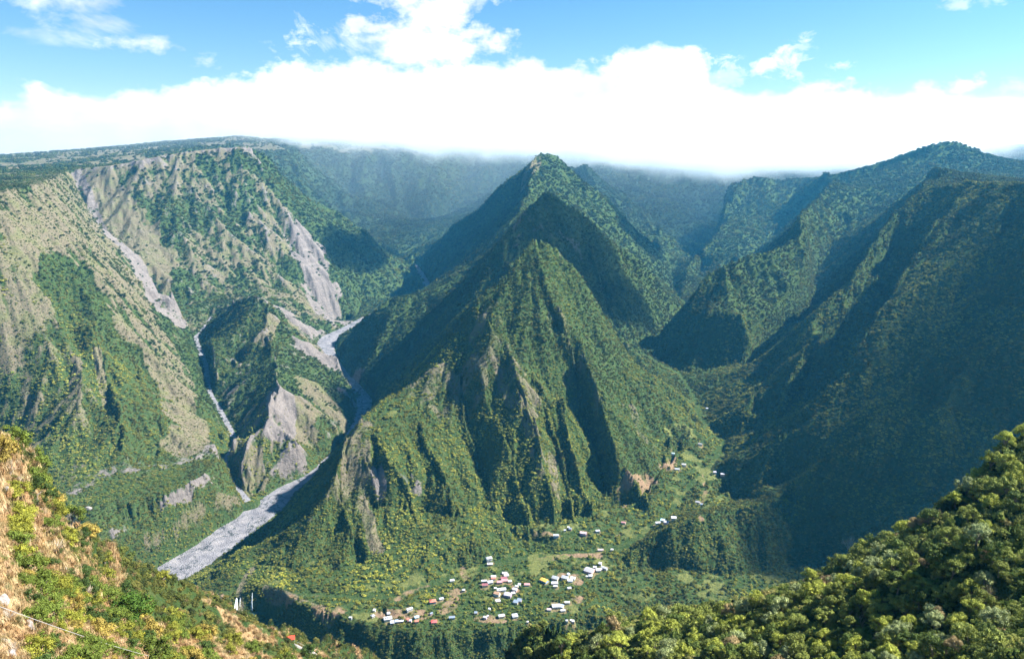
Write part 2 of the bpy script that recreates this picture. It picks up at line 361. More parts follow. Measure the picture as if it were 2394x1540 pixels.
def polydist(P, widths, maxd):
    """distance of every grid point to a polyline, with interpolated height and width"""
    D = np.full(H.shape, 1e9); Zl = np.zeros(H.shape); Wl = np.zeros(H.shape)
    P = np.array(P, float)
    for k in range(len(P)-1):
        a, b = P[k], P[k+1]
        x0, x1 = min(a[0], b[0])-maxd, max(a[0], b[0])+maxd; y0, y1 = min(a[1], b[1])-maxd, max(a[1], b[1])+maxd
        m = (X > x0) & (X < x1) & (Y > y0) & (Y < y1)
        if not m.any(): continue
        px, py = X[m]-a[0], Y[m]-a[1]; dx, dy = b[0]-a[0], b[1]-a[1]
        t = np.clip((px*dx+py*dy)/(dx*dx+dy*dy+1e-9), 0, 1)
        d = np.hypot(px-t*dx, py-t*dy)
        u = d < D[m]
        mm = np.zeros_like(m); mm[m] = u
        D[mm] = d[u]; Zl[mm] = (a[2]+(b[2]-a[2])*t)[u]; Wl[mm] = (widths[k]+(widths[k+1]-widths[k])*t)[u]
    return D, Zl, Wl
def sstep(e0, e1, x):
    t = np.clip((x-e0)/(e1-e0), 0, 1); return t*t*(3-2*t)
def smooth_poly(P, n=4):
    P = np.array(P, float)
    t = np.arange(len(P)); tt = np.linspace(0, len(P)-1, (len(P)-1)*n+1)
    Q = np.zeros((len(tt), P.shape[1]))
    for q, x in enumerate(tt):
        i = min(int(x), len(P)-2); f = x-i
        p0, p1, p2, p3 = P[max(i-1, 0)], P[i], P[i+1], P[min(i+2, len(P)-1)]
        Q[q] = 0.5*((2*p1)+(-p0+p2)*f+(2*p0-5*p1+4*p2-p3)*f*f+(-p0+3*p1-3*p2+p3)*f**3)
    return Q
H = blur(H, 2)
nb = sstep(1150, 850, RR); H = H*(1-nb)+blur(H, 16)*nb
nearf = np.clip((RR-500)/700, 0, 1)
wob = (fbm(X/90, Y/90, 3, 71)-0.5)
H0 = H.copy()
def gully_far():
    global H
    K = H.copy(); gully(900, 0.11, 7); gully(380, 0.06, 9); w = sstep(4200, 5200, Y); H = K*(1-w)+H*w
gully_far()
fb = sstep(4700, 5200, Y); H = H*(1-fb)+blur(H, 9)*fb
dry_ = 1+0.4*sstep(-600, -900, X)*sstep(1500, 1700, Y)
gully(260, 0.06, 11); gully(120, 0.068*dry_, 23); gully(55, 0.072*dry_, 37); gully(26, 0.065*dry_, 51); gully(13, 0.05, 61)
gx, gy = grad(H); SL = np.hypot(gx, gy)
H = H+(fbm(X/80, Y/80, 4, 5)-0.5)*14*np.clip(RR/900, 0.25, 1)*np.clip(SL, 0.15, 1)
# horizontal lava banding: small steps on steep faces
band = (np.abs(((H+25*fbm(X/200, Y/200, 2, 9))/38) % 1-0.5)*2)
H = H+(band-0.5)*5*np.clip(SL-0.7, 0, 0.8)*nearf
# village terraces and hollows
vil = sstep(900, 1000, Y)*sstep(1700, 1450, Y)*sstep(0.25, 0.1, SL)
H = H+vil*(fbm(X/60, Y/60, 3, 77)-0.5)*10
def FGm(): return sstep(1000, 850, RR)*(Y < 900)*(H > -40)
def carve(P, Wd, bank, rough=0.6):
    Q = smooth_poly(np.column_stack([np.array(P, float), np.array(Wd, float)]))
    D, Zl, Wl = polydist(Q[:, :3], Q[:, 3], 150)
    D = D+wob*np.clip(Wl, 4, 25)*1.1
    t = sstep(0, 1, (D-Wl)/bank)
    global H
    zr = Zl+(fbm(X/14, Y/14, 3, 5)-0.5)*rough*2
    H = np.where(D < Wl+bank, zr*(1-t)+np.maximum(H, zr-1)*t, H)
    return D < Wl+1.0
RIV = carve(RIVER, RIVW, 24, 0.0)
SID = carve(SIDE, SIDW, 22, 0.0)
STR = carve(STREAM, [5]*len(STREAM), 14)
GOR = carve(GORGE, [34, 36, 38, 42, 50, 60], 22)
und = sstep(60, 160, RR)*FGm(); H = H+und*((fbm(X/75, Y/75, 3, 83)-0.5)*26+(fbm(X/26, Y/26, 2, 87)-0.5)*7)*np.clip(RR/350, 0.3, 1)
H = np.where(RR < 60, np.minimum(H, 740-RR*0.72), H)
gx, gy = grad(H); SL = np.hypot(gx, gy)
print("relief", round(time.time()-T0, 1))
def hit(u, v):
    """the point of the ground that the photograph shows at (u, v)"""
    d = ray(u, v); th = math.atan2(d[0], d[1]); j = int(round((th-TH0)/(TH1-TH0)*(NT-1)))
    l = math.hypot(d[0], d[1]); z = CZ+d[2]*RR[:, 0]/l
    k = np.nonzero(H[:, j] > z)[0]; k = k[k > 5]
    i = int(k[0]) if len(k) else NR-1
    return X[i, j], Y[i, j], H[i, j]
def hits(*uv): return [hit(u, v) for u, v in uv]
def hz(x, y):
    th = math.atan2(x, y); lr = math.log(math.hypot(x, y))
    j = (th-TH0)/(TH1-TH0)*(NT-1); i = (lr-lr0)/(lr1-lr0)*(NR-1)
    j0 = max(0, min(NT-2, int(j))); i0 = max(0, min(NR-2, int(i))); fj = j-j0; fi = i-i0
    return float((H[i0, j0]*(1-fj)+H[i0, j0+1]*fj)*(1-fi)+(H[i0+1, j0]*(1-fj)+H[i0+1, j0+1]*fj)*fi)


# ------------------------------------------------------------------ houses: photo x, photo y (4096 px wide), roof width there, depth/width, turn, roof colour, roof form, label
HOUSES = [
 (1809,2327,18,.7,10,'white','gable','small white-roofed house alone among trees beside the brown field, left of the hamlet'),
 (1732,2410,28,.7,5,'coral','hip','coral-red roofed house with a hipped roof in the middle of the banana gardens'),
 (1765,2401,18,.7,20,'pale','gable','pale grey shed just right of the coral hip-roofed house'),
 (1498,2445,10,.8,-20,'white','shed','tiny white shed below the bare patch at the hamlet left end'),
 (1490,2468,15,.8,30,'pale','hip','little pale hut left of the largest white house of the lower left group'),
 (1639,2443,26,.45,25,'white','gable','long low white-roofed house beside an orange earth patch'),
 (1556,2464,13,.8,0,'pale','shed','small pale cabin standing just behind the largest white house of the lower left group'),
 (1552,2479,34,.6,5,'white','gable','largest white house of the lower left group with skylights in its roof'),
 (1569,2493,18,.8,0,'pale','shed','pale annex in front of the largest white house of the lower left group'),
 (1587,2491,13,.8,0,'blue','shed','bluish box-shaped shed between the pale annex and the long white house'),
 (1605,2490,21,.45,0,'white','gable','long white house at the right of the lower left row'),
 (1632,2484,10,.8,35,'coral','shed','tiny coral-roofed lean-to between the lower left row and the light blue roof'),
 (1644,2491,9,.8,-20,'blue','shed','tiny light blue shed left of the two-tone coral and blue pair'),
 (1667,2475,18,.7,15,'sky','gable','light sky-blue roofed house standing behind a coral roof'),
 (1668,2489,16,.7,0,'coral','gable','small coral-roofed house just in front of the sky-blue roof'),
 (1736,2491,24,.7,0,'red','hip','bright red roofed square house beside the dark ploughed plot'),
 (1807,2475,25,.35,3,'slate','shed','long grey-blue shed at the back edge of the dark ploughed plot'),
 (1725,2461,12,.7,30,'slate','gable','small dark grey hut half hidden by trees behind the bright red roof'),
 (1403,2480,12,.6,-20,'white','gable','small white house at the far left edge of the hamlet above the dark cliff'),
 (1853,2367,12,.8,0,'white','hip','little domed white hut at the right end of the long bare field'),
 (1958,2243,26,.6,15,'white','hip','white hip-roofed house topmost of the pair above the dense hamlet core'),
 (1961,2262,24,.6,0,'white','gable','white house with one skylight, lower of the pair above the hamlet core'),
 (2019,2297,22,.6,0,'white','gable','white-roofed house with a cream wall at the top of the hamlet core'),
 (2025,2306,20,.6,10,'white','shed','white lean-to between the cream-walled house and the maroon roof'),
 (2015,2316,28,.4,3,'maroon','gable','maroon long-roofed house at the top right of the hamlet core'),
 (1975,2309,22,.6,0,'white','gable','white house at the upper left of the hamlet core behind a coral porch'),
 (1974,2318,18,.5,0,'coral','shed','coral-coloured porch roof in the middle of the hamlet core'),
 (1935,2333,24,.4,0,'white','gable','narrow white roof at the left edge of the hamlet core behind a maroon one'),
 (1961,2334,24,.75,15,'pale','gable','pale grey-blue steep-gabled house in the hamlet core'),
 (1941,2344,26,.6,3,'maroon','gable','maroon roofed house at the lower left corner of the hamlet core'),
 (1999,2334,24,.6,5,'pink','gable','pink roof with a white ridge stripe in the hamlet core'),
 (2020,2328,28,.6,0,'pink','gable','large faded pink roof patched with white sheets in the hamlet core'),
 (2040,2332,14,.7,10,'white','shed','small white shed at the right end of the large faded pink roof'),
 (2066,2350,14,.7,-20,'white','gable','small white house, upper of two diagonal neighbours right of the core'),
 (2061,2361,20,.8,-20,'white','gable','white gabled house, lower of two diagonal neighbours right of the core'),
 (2076,2343,12,.9,-10,'pale','shed','small pale shed with a pink side right of the hamlet core'),
 (2107,2343,24,.4,0,'pink','shed','long faded pink shed farthest right of the hamlet core'),
 (2006,2365,40,.4,12,'white','gable','longest white roof, with a row of skylights, below the hamlet core'),
 (1988,2383,26,.6,-25,'brown','gable','brown and white roofed house with a turquoise patch below the longest white roof'),
 (2031,2387,32,.7,-20,'lilac','gable','big pale lilac gabled house below the longest white roof'),
 (2052,2377,16,.6,10,'white','shed','white annex behind the big pale lilac house'),
 (1992,2411,20,.6,20,'white','shed','white hut broken up by trees below the brown and white roof'),
 (2062,2416,22,.7,-20,'slate','shed','slate-blue flat roof, left of the twin slate roofs'),
 (2078,2408,19,.8,-15,'slate','shed','slate-blue flat roof, right of the twin slate roofs'),
 (1982,2358,10,.7,0,'white','shed','tiny white shed above the left end of the longest white roof'),
 (1956,2440,9,.7,-20,'white','shed','tiny white shed beside the earth heap in the lower middle gardens'),
 (1902,2457,12,.8,0,'slate','shed','small grey-blue box hut left of the scrubby brown garden'),
 (1942,2477,15,.7,-25,'white','gable','small white house with a tilted roof below the scrubby brown garden'),
 (2006,2473,26,.6,15,'pale','gable','pale double-pitched house between two small houses near the gorge edge'),
 (2060,2470,24,.7,15,'pale','shed','pale grey house with two dark skylights near the gorge edge'),
 (1952,2468,7,.8,0,'white','shed','smallest white hut just above the tilted white roof'),
 (2178,2328,34,.55,-38,'yellow','gable','long mustard-yellow roof beside the garden rows'),
 (2223,2318,28,.7,-25,'pale','gable','pale house with a purple side, top of the group right of the yellow roof'),
 (2218,2338,28,.6,5,'white','gable','white house in the middle of the group right of the yellow roof'),
 (2223,2350,18,.5,5,'white','gable','small white house at the bottom of the group right of the yellow roof'),
 (2261,2315,28,.7,-20,'pale','gable','pale gabled house with a red shed against it, right of the yellow roof'),
 (2273,2304,10,.8,40,'blue','shed','tiny blue-sided tower-like shed behind the pale house with the red shed'),
 (2280,2325,22,.6,5,'white','shed','white low roof at the front of the three right of the yellow roof'),
 (2292,2319,22,.5,-20,'white','shed','rightmost white low roof of the group right of the yellow roof'),
 (2275,2357,16,.7,20,'white','gable','white cottage with a red wall apart below the group right of the yellow roof'),
 (2269,2413,22,.5,5,'white','gable','white house apart at the upper right of the lower right farm'),
 (2224,2430,36,.6,10,'pale','gable','big pale roof with a tree in front in the lower right farm'),
 (2247,2431,14,1.0,-20,'blue','shed','light blue side wing of the big pale roof in the lower right farm'),
 (2252,2445,20,.6,12,'pale','gable','pale roof in front of the light blue wing in the lower right farm'),
 (2197,2442,18,.6,0,'pinkwhite','gable','little pinkish white house left of the lower right farm'),
 (2290,2496,12,.7,10,'white','shed','white hut, largest of three at the crest of the green foreground ridge'),
 (2286,2490,8,.7,0,'white','shed','white hut, hindmost of three at the crest of the green foreground ridge'),
 (2269,2493,9,.7,0,'pale','shed','pale hut, leftmost of three at the crest of the green foreground ridge'),
 (2110,2497,7,.7,0,'white','shed','single tiny white hut in the woods near the gorge edge'),
 (2224,2150,24,.6,0,'pale','gable','two-part pale house beside the upper terraces'),
 (2273,2117,9,.7,0,'white','shed','tiny white box, left of the pair on the upper terraces'),
 (2281,2120,12,.7,-10,'slate','shed','tiny slate shed, right of the pair on the upper terraces'),
 (2258,2125,10,.5,15,'pale','shed','low pale lean-to below the upper terraces pair'),
 (2332,2143,28,.6,-10,'pinkwhite','gable','pink and white house in the trees right of the upper terraces'),
 (2390,2130,18,.6,15,'white','gable','white house with a broken outline in the trees north of the stream'),
 (2496,2094,20,.5,-10,'pink','gable','lone salmon-pink house in the upper woods'),
 (2403,2203,24,.4,8,'pinkwhite','gable','white house with a pink end beside the stream bed'),
 (2448,2202,11,.6,-5,'white','shed','small pale hut right of the house beside the stream bed'),
 (2358,2286,40,.8,-25,'grey','gable','largest grey steep-gabled house on the right side of the village'),
 (2379,2277,14,.6,0,'white','shed','small white shed behind the largest grey gabled house'),
 (2418,2278,28,.4,-30,'white','gable','long white roof with a violet side at the right end of the village'),
 (2393,2288,20,.7,10,'white','shed','cluttered white outbuilding right of the largest grey gabled house'),
 (2405,2282,10,.8,0,'pale','shed','small pale box between the outbuilding and the long white violet-sided roof'),
 (2402,2261,13,.8,-15,'white','shed','white hut with a red wall above the largest grey gabled house'),
 (2362,2309,17,.9,0,'white','hip','domed white hut below the largest grey gabled house'),
 (2348,2313,7,.8,0,'white','shed','tiny white hut left of the domed white one'),
 (2345,2286,10,.8,-20,'pale','shed','pale lean-to at the left wall of the largest grey gabled house'),
 (2630,2101,24,.5,20,'white','gable','white roof, lowest of the row of four on the upper right slope'),
 (2651,2091,18,.6,-10,'sky','shed','pale sky-blue roof, second of the row of four on the upper right slope'),
 (2664,2098,20,.6,-5,'grey','shed','dull pinkish grey roof, third of the row of four on the upper right slope'),
 (2694,2080,22,.6,5,'white','shed','white roof, topmost of the row of four on the upper right slope'),
 (2693,1834,13,.7,0,'sky','gable','light blue roof at the top of the reddish clearing'),
 (2737,1867,18,.6,0,'white','gable','white house at the right side of the reddish clearing'),
 (2707,1882,20,.5,5,'pale','gable','pale house in the middle of the reddish clearing'),
 (2800,1784,17,.3,0,'pale','gable','long thin pale roof at the edge of the green fields high in the valley'),
 (2889,1911,16,.6,15,'grey','shed','grey-white roof at the top of the winding footpath'),
 (2861,1893,12,.6,15,'lilac','shed','faint lilac roof just above the top of the winding footpath'),
 (2793,2014,20,.6,-10,'grey','gable','grey-white house at the foot of the dark hump with a small shed beside'),
 (2805,2021,10,.7,0,'slate','shed','small slate shed right of the grey-white house at the foot of the dark hump'),
 (2827,1641,10,.6,0,'pale','shed','tiny pale roof alone high up the right valley'),
]
HPOS = []
for h in HOUSES:
    p = hit(h[0]*2394/4096, h[1]*2394/4096); dist = math.hypot(p[0], p[1], p[2]-CZ); HPOS.append((p, h[2]*dist/3037.0))
# ------------------------------------------------------------------ ground cover fields
def dist_line(pts, maxd):
    P = [tuple(p[:3]) for p in pts]
    if len(P) == 1: P = P+[(P[0][0]+1, P[0][1], P[0][2])]
    return polydist(P, [0]*len(P), maxd)[0]
BARE = np.zeros(H.shape); ROCK = np.zeros(H.shape); SOIL = np.zeros(H.shape); STRAW = np.zeros(H.shape); LAWN = np.zeros(H.shape)
n1 = fbm(X/160, Y/160, 5, 101); n2 = fbm(X/45, Y/45, 4, 131); n3 = fbm(X/420, Y/420, 3, 151)
def stamp(A, uv, r, val=1.0, rag=0.6, soft=0.35):
    P = hits(*uv); D = dist_line(P, r*2.2)
    D = D*(1+rag*(n2-0.5)*2)+rag*r*(n1-0.5)
    A[:] = np.maximum(A, val*sstep(r, r*(1-soft), D))
def erase(A, uv, r, rag=0.6):
    D = dist_line(hits(*uv), r*2.2); D = D*(1+rag*(n2-0.5)*2)+rag*r*(n1-0.5)
    A[:] = A*sstep(r*0.7, r, D)
def inside(poly):
    P = [tuple(p[:2]) for p in poly]; r = np.zeros(H.shape, bool)
    for (x0, y0), (x1, y1) in zip(P, P[1:]+P[:1]):
        c = ((y0 > Y) != (y1 > Y)); r ^= c & (X < (x1-x0)*(Y-y0)/((y1-y0) or 1e-9)+x0)
    return r
rv = [tuple(p) for p in RIVER]; sd = [tuple(p) for p in SIDE]; stm = [tuple(p) for p in STREAM]
M_CLIFF = inside([sd[-1]]+sd[::-1][1:]+rv[8:]+[(-1300, 7000), (-1600, 12600), (-12600, 12600), (-12600, 5400), (-2800, 4300), (-2300, 4100), (-1600, 3350)])
gul = [tuple(p) for p in FEAT[0]]
M_NEARL = inside(sd[:9]+gul+[(-2800, 4400), (-12600, 5400), (-12600, 0), (-2600, 0), (-900, 900), (-950, 1300)]+rv[1:7])
M_KNOB = inside(rv[6:17]+[(-830, 3420), (-1150, 3180)]+sd[::-1])
M_MID = inside(rv[:]+[(-200, 6400), (300, 6400)]+stm[::-1]+[(-480, 1260), (-560, 1300)])
M_RIGHT = inside(stm[3:]+[(1100, 7500), (12600, 7500), (12600, 300), (1400, 250), (700, 950), (300, 1150), (100, 1150)])
M_BACK = (Y > 4700)
FGL = (RR < 1050) & (X < 0) & (Y < 1000-0.35*np.abs(X)) & (H > -60)
FGR = (RR < 1000) & (X >= 0) & (Y < 900) & (H > -60)
FG = FGL | FGR
# how bare: the left mountains are dry, the right ones green
steep = sstep(0.5, 1.1, SL)
BARE = np.where(M_CLIFF, (0.72+0.3*sstep(0.66, 0.40, n1*0.6+n2*0.4))*sstep(0.3, 0.6, SL)+0.1, BARE)
BARE = np.where(M_NEARL, 0.1+sstep(0.62, 0.42, n1*0.5+n2*0.5)*0.5, BARE)
BARE = np.where(M_KNOB, sstep(0.52, 0.38, n1*0.5+n2*0.5)*0.5*steep, BARE)
BARE = np.where(M_MID, sstep(0.55, 0.36, n2*0.6+n1*0.4)*(0.36+0.12*(Y < 2050))*sstep(2900, 2000, Y)*steep, BARE)
BARE = np.where(M_RIGHT, sstep(0.42, 0.3, n2)*0.2, BARE)
plat = (H > 640) & (X < -700) & (blur(SL, 3) < 0.33)
BARE = np.where(plat, 0.35+sstep(0.62, 0.42, n1)*0.6, BARE)
if True:
    # near left mountain: bare right-hand face, green stripes at left
    stamp(BARE, [(185,470),(230,560),(285,650),(330,750),(385,850),(440,930),(470,1000)], 115, 0.66, 0.8)
    stamp(BARE, [(330,800),(390,930),(420,1020),(480,1010)], 100, 0.95, 0.5)
    stamp(BARE, [(110,440),(150,520),(60,560)], 90, 0.9, 0.5)
    erase(BARE, [(410,800),(470,870),(480,960),(520,1030)], 32)
    erase(BARE, [(160,640),(200,760),(280,850),(330,960),(300,1010)], 85, 0.5)
    stamp(BARE, [(30,600),(60,720),(40,840)], 40, 0.8); stamp(BARE, [(180,850),(170,950)], 22, 0.8); stamp(BARE, [(225,820),(250,950)], 14, 0.8)
    stamp(BARE, [(60,900),(70,1000)], 14, 0.8)
    stamp(ROCK, [(170,1150),(230,1110),(300,1095),(380,1090),(440,1075),(495,1045)], 28, 0.48, 1.0)
    stamp(ROCK, [(380,1185),(440,1160),(500,1125)], 13, 0.4, 1.0); stamp(ROCK, [(260,1245),(300,1225)], 12, 0.4, 1.0)
    ROCK[:] = np.where(M_CLIFF & (SL > 0.35), 0.2+0.3*(n3-0.5), ROCK)
    # scree gully and the big bare cliff
    stamp(ROCK, [(180,410),(215,490),(260,560),(300,600)], 34, 1.0, 0.4); stamp(ROCK, [(300,590),(340,650),(375,700),(400,745)], 62, 1.0, 0.4)
    stamp(BARE, [(200,420),(260,500),(330,590),(360,650)], 150, 0.85, 0.5)
    erase(BARE, [(560,370),(600,400)], 60); erase(BARE, [(480,380),(500,420)], 50)
    erase(BARE, [(400,500),(400,560)], 50); erase(BARE, [(430,650),(440,700)], 60)
    G = (M_CLIFF & (X > -1480+1.0*(4440-Y)+170*(n1-0.5)) & (Y > 3600))
    BARE = np.where(G & ~plat, BARE*0.12, BARE); ROCK[G] = 0
    bk = (M_CLIFF | M_BACK) & ~plat & (Y > 5200); BARE[bk] *= 0.3; ROCK[bk] = 0
    BARE[M_CLIFF & ~G & ~plat & (Y <= 5200)] *= 1.15
    stamp(ROCK, [(715,560),(735,640),(755,700),(790,750)], 95, 0.9, 0.8); stamp(ROCK, [(650,720),(700,760),(760,790)], 70, 0.8, 0.8)
    # knob mountain: scarps facing the river
    stamp(ROCK, [(650,905),(665,960),(655,1010)], 45, 1.0, 0.5); stamp(BARE, [(650,905),(700,930),(690,1000)], 60, 1.0, 0.6)
    stamp(ROCK, [(720,810),(780,850),(820,890)], 55, 1.0, 0.7); stamp(ROCK, [(800,920),(830,950)], 25, 1.0, 0.5)
    stamp(BARE, [(720,900),(790,970),(810,1010)], 40, 0.9, 0.7); stamp(BARE, [(640,740),(620,800)], 30, 0.8)
    stamp(BARE, [(590,1060),(600,1110),(575,1150)], 30, 1.0, 0.6); stamp(ROCK, [(660,1120),(720,1105)], 14, 0.9)
    # central mountain
    stamp(BARE, [(840,1000),(830,1080),(830,1150)], 50, 0.6, 0.6); stamp(ROCK, [(880,1110),(890,1150)], 22, 0.7, 0.8)
    stamp(ROCK, [(930,1100),(970,1140)], 16, 0.5, 0.8); stamp(BARE, [(850,1180),(870,1250),(885,1290)], 14, 1.0, 0.4)
    stamp(BARE, [(1130,760),(1180,850),(1230,930)], 60, 0.42, 0.9); stamp(BARE, [(1200,930),(1250,1020),(1270,1100)], 24, 0.4, 0.9)
    stamp(BARE, [(1000,880),(1060,950),(1100,900)], 70, 0.5, 0.7)
    stamp(BARE, [(1195,548),(1225,525),(1260,515),(1300,545),(1340,590)], 50, 0.4, 0.8); stamp(BARE, [(1250,380),(1230,430)], 60, 0.6, 0.8)
    stamp(BARE, [(1290,1080),(1300,1150)], 12, 0.8); stamp(BARE, [(1480,960),(1500,1020)], 15, 0.6)
    stamp(BARE, [(345,1310),(400,1275),(460,1240),(520,1205),(560,1178)], 7, 0.6, 0.9); stamp(BARE, [(590,1330),(560,1390),(530,1420)], 10, 0.8, 0.7); stamp(BARE, [(620,1385),(700,1400),(760,1425)], 8, 0.8, 0.7)
    # valley: fields, soil, paths
    for uv, r in [([(1560,1090),(1575,1075)], 22), ([(1450,1160),(1520,1135)], 20), ([(1460,1180)], 14), ([(1080,1330),(1090,1355)], 20), ([(1060,1385)], 16), ([(1250,1260),(1300,1255)], 14),
                  ([(1255,1310),(1330,1300),(1400,1300)], 16), ([(930,1400),(960,1385),(1000,1375)], 12), ([(750,1420),(790,1432)], 26), ([(1350,1400)], 18), ([(1160,1350),(1190,1365),(1210,1380)], 22),
                  ([(1310,1345),(1350,1360)], 18), ([(1640,1180),(1650,1150),(1640,1100)], 6), ([(1640,1220)], 10), ([(1440,1255),(1470,1240)], 8),
                  ([(880,1440),(980,1440)], 18), ([(1060,1400),(1040,1430)], 14), ([(1120,1450),(1180,1455)], 14), ([(1330,1420)], 14), ([(640,1340)], 10), ([(520,1400)], 12), ([(680,1395),(720,1405)], 8), ([(1405,1290)], 10)]:
        stamp(SOIL, uv, r*0.9, 0.62, 1.3, 0.6)
    for uv, r in [([(1260,1235),(1290,1225)], 16), ([(1560,1010),(1600,1000),(1620,1020)], 26), ([(1560,1075)], 9), ([(1150,1365)], 10), ([(1040,1345)], 8), ([(1300,1265)], 10), ([(1180,1400)], 10)]:
        stamp(LAWN, uv, r*0.85, 0.6, 1.1, 0.5)
# left foreground: straw-coloured grass with green bushes
fl = fbm(X/26, Y/26, 4, 201); fl2 = fbm(X/9, Y/9, 3, 211)
STRAW = np.where(FGL, sstep(0.56, 0.44, fl*0.6+fl2*0.4+np.clip((RR-170)/900, 0, 0.2)-0.055), 0)
STRAW = np.where(FGR, sstep(0.40, 0.30, fl)*0.5, STRAW)
BARE = np.where(FG, 0, BARE)
rk = FGL & (RR < 260) & (fbm(X/12, Y/12, 3, 231) < 0.27)
cvx = np.clip((H-blur(H, 30))/(RR*0.004), -1.5, 1.5)
LAWN = np.maximum(LAWN, 0.45*(sstep(1000, 1080, Y)*sstep(2100, 1800, Y)*sstep(0.5, 0.25, blur(SL, 4))*(X > -450)*(H > -25))*sstep(0.45, 0.62, fbm(X/50, Y/50, 4, 415)))
jit = cvx*np.where(M_NEARL, 0.55, np.where(M_MID, 0.14, 0.35))+(n2-0.5)*1.1+(fbm(X/14, Y/14, 3, 305)-0.5)*0.9
for A in (BARE, ROCK, SOIL, LAWN): A[:] = np.where(A > 0.02, sstep(0.12, 0.88, A+jit*0.8*np.minimum(A*3, 1)), 0)
YARD = np.zeros(H.shape)
for p, w in HPOS:
    dd = (X-p[0])**2+(Y-p[1])**2; mm_ = dd < (w*3)**2
    YARD[mm_] = np.maximum(YARD[mm_], sstep(w*0.75+3.5, w*0.6, np.sqrt(dd[mm_])*(1+0.5*(n2[mm_]-0.5))))
SOIL = np.maximum(SOIL, YARD*sstep(0.45, 0.55, fbm(X/12, Y/12, 2, 309))*0.8); LAWN = np.maximum(LAWN, YARD*0.5)
GREEN = np.clip(1-np.maximum.reduce([BARE*0.93, ROCK, SOIL, LAWN*1.2, STRAW, YARD*1.2]), 0, 1)
GREEN[RIV | SID] = 0
GREEN[STR] *= 0.3
tiny = fbm(X/7, Y/7, 2, 301)

# ------------------------------------------------------------------ materials
def new_mat(name):
    m = bpy.data.materials.new(name); m.use_nodes = True; nt = m.node_tree
    b = nt.nodes['Principled BSDF']; b.inputs['Specular IOR Level'].default_value = 0.15; b.inputs['Roughness'].default_value = 0.9
    return m, nt, b
def nn(nt, t, **kw):
    n = nt.nodes.new(t)
    for k, v in kw.items(): setattr(n, k, v)
    return n
def noise(nt, scale, detail=4, rough=0.6, vec=None):
    n = nn(nt, 'ShaderNodeTexNoise'); n.inputs['Scale'].default_value = scale; n.inputs['Detail'].default_value = detail; n.inputs['Roughness'].default_value = rough
    if vec: nt.links.new(vec, n.inputs['Vector'])
    return n.outputs['Fac']
def ramp(nt, fac, stops):
    r = nn(nt, 'ShaderNodeValToRGB'); nt.links.new(fac, r.inputs[0]); e = r.color_ramp.elements
    while len(e) < len(stops): e.new(0.5)
    for q, (p, c) in zip(e, stops): q.position = p; q.color = (*c, 1)
    return r.outputs[0]
def mixc(nt, fac, a, b, mode='MIX'):
    m = nn(nt, 'ShaderNodeMix', data_type='RGBA', blend_type=mode)
    for s_, v in ((m.inputs[0], fac), (m.inputs[6], a), (m.inputs[7], b)):
        if isinstance(v, (int, float)): s_.default_value = v
        elif isinstance(v, tuple): s_.default_value = (*v, 1)
        else: nt.links.new(v, s_)
    return m.outputs[2]
def mth(nt, op, a, b=0.0, c=0.0, clamp=False):
    m = nn(nt, 'ShaderNodeMath', operation=op, use_clamp=clamp)
    for s_, v in zip(m.inputs, (a, b, c)):
        if isinstance(v, (int, float)): s_.default_value = v
        else: nt.links.new(v, s_)
    return m.outputs[0]
def bump(nt, b, h, dist, strength=1.0):
    n = nn(nt, 'ShaderNodeBump'); n.inputs['Distance'].default_value = dist; n.inputs['Strength'].default_value = strength
    nt.links.new(h, n.inputs['Height']); nt.links.new(n.outputs[0], b.inputs['Normal'])
def simple_mat(name, col, rough=0.8, var=0.0, scale=1.0, metal=0.0):
    m, nt, b = new_mat(name); b.inputs['Roughness'].default_value = rough; b.inputs['Metallic'].default_value = metal
    tc = nn(nt, 'ShaderNodeTexCoord').outputs['Object']
    f = noise(nt, scale, 4, 0.6, tc)
    c2 = tuple(max(0, c*(1-var)) for c in col); c1 = tuple(min(1, c*(1+var*0.4)) for c in col)
    nt.links.new(ramp(nt, f, [(0.3, c2), (0.7, c1)]), b.inputs['Base Color'])
    return m
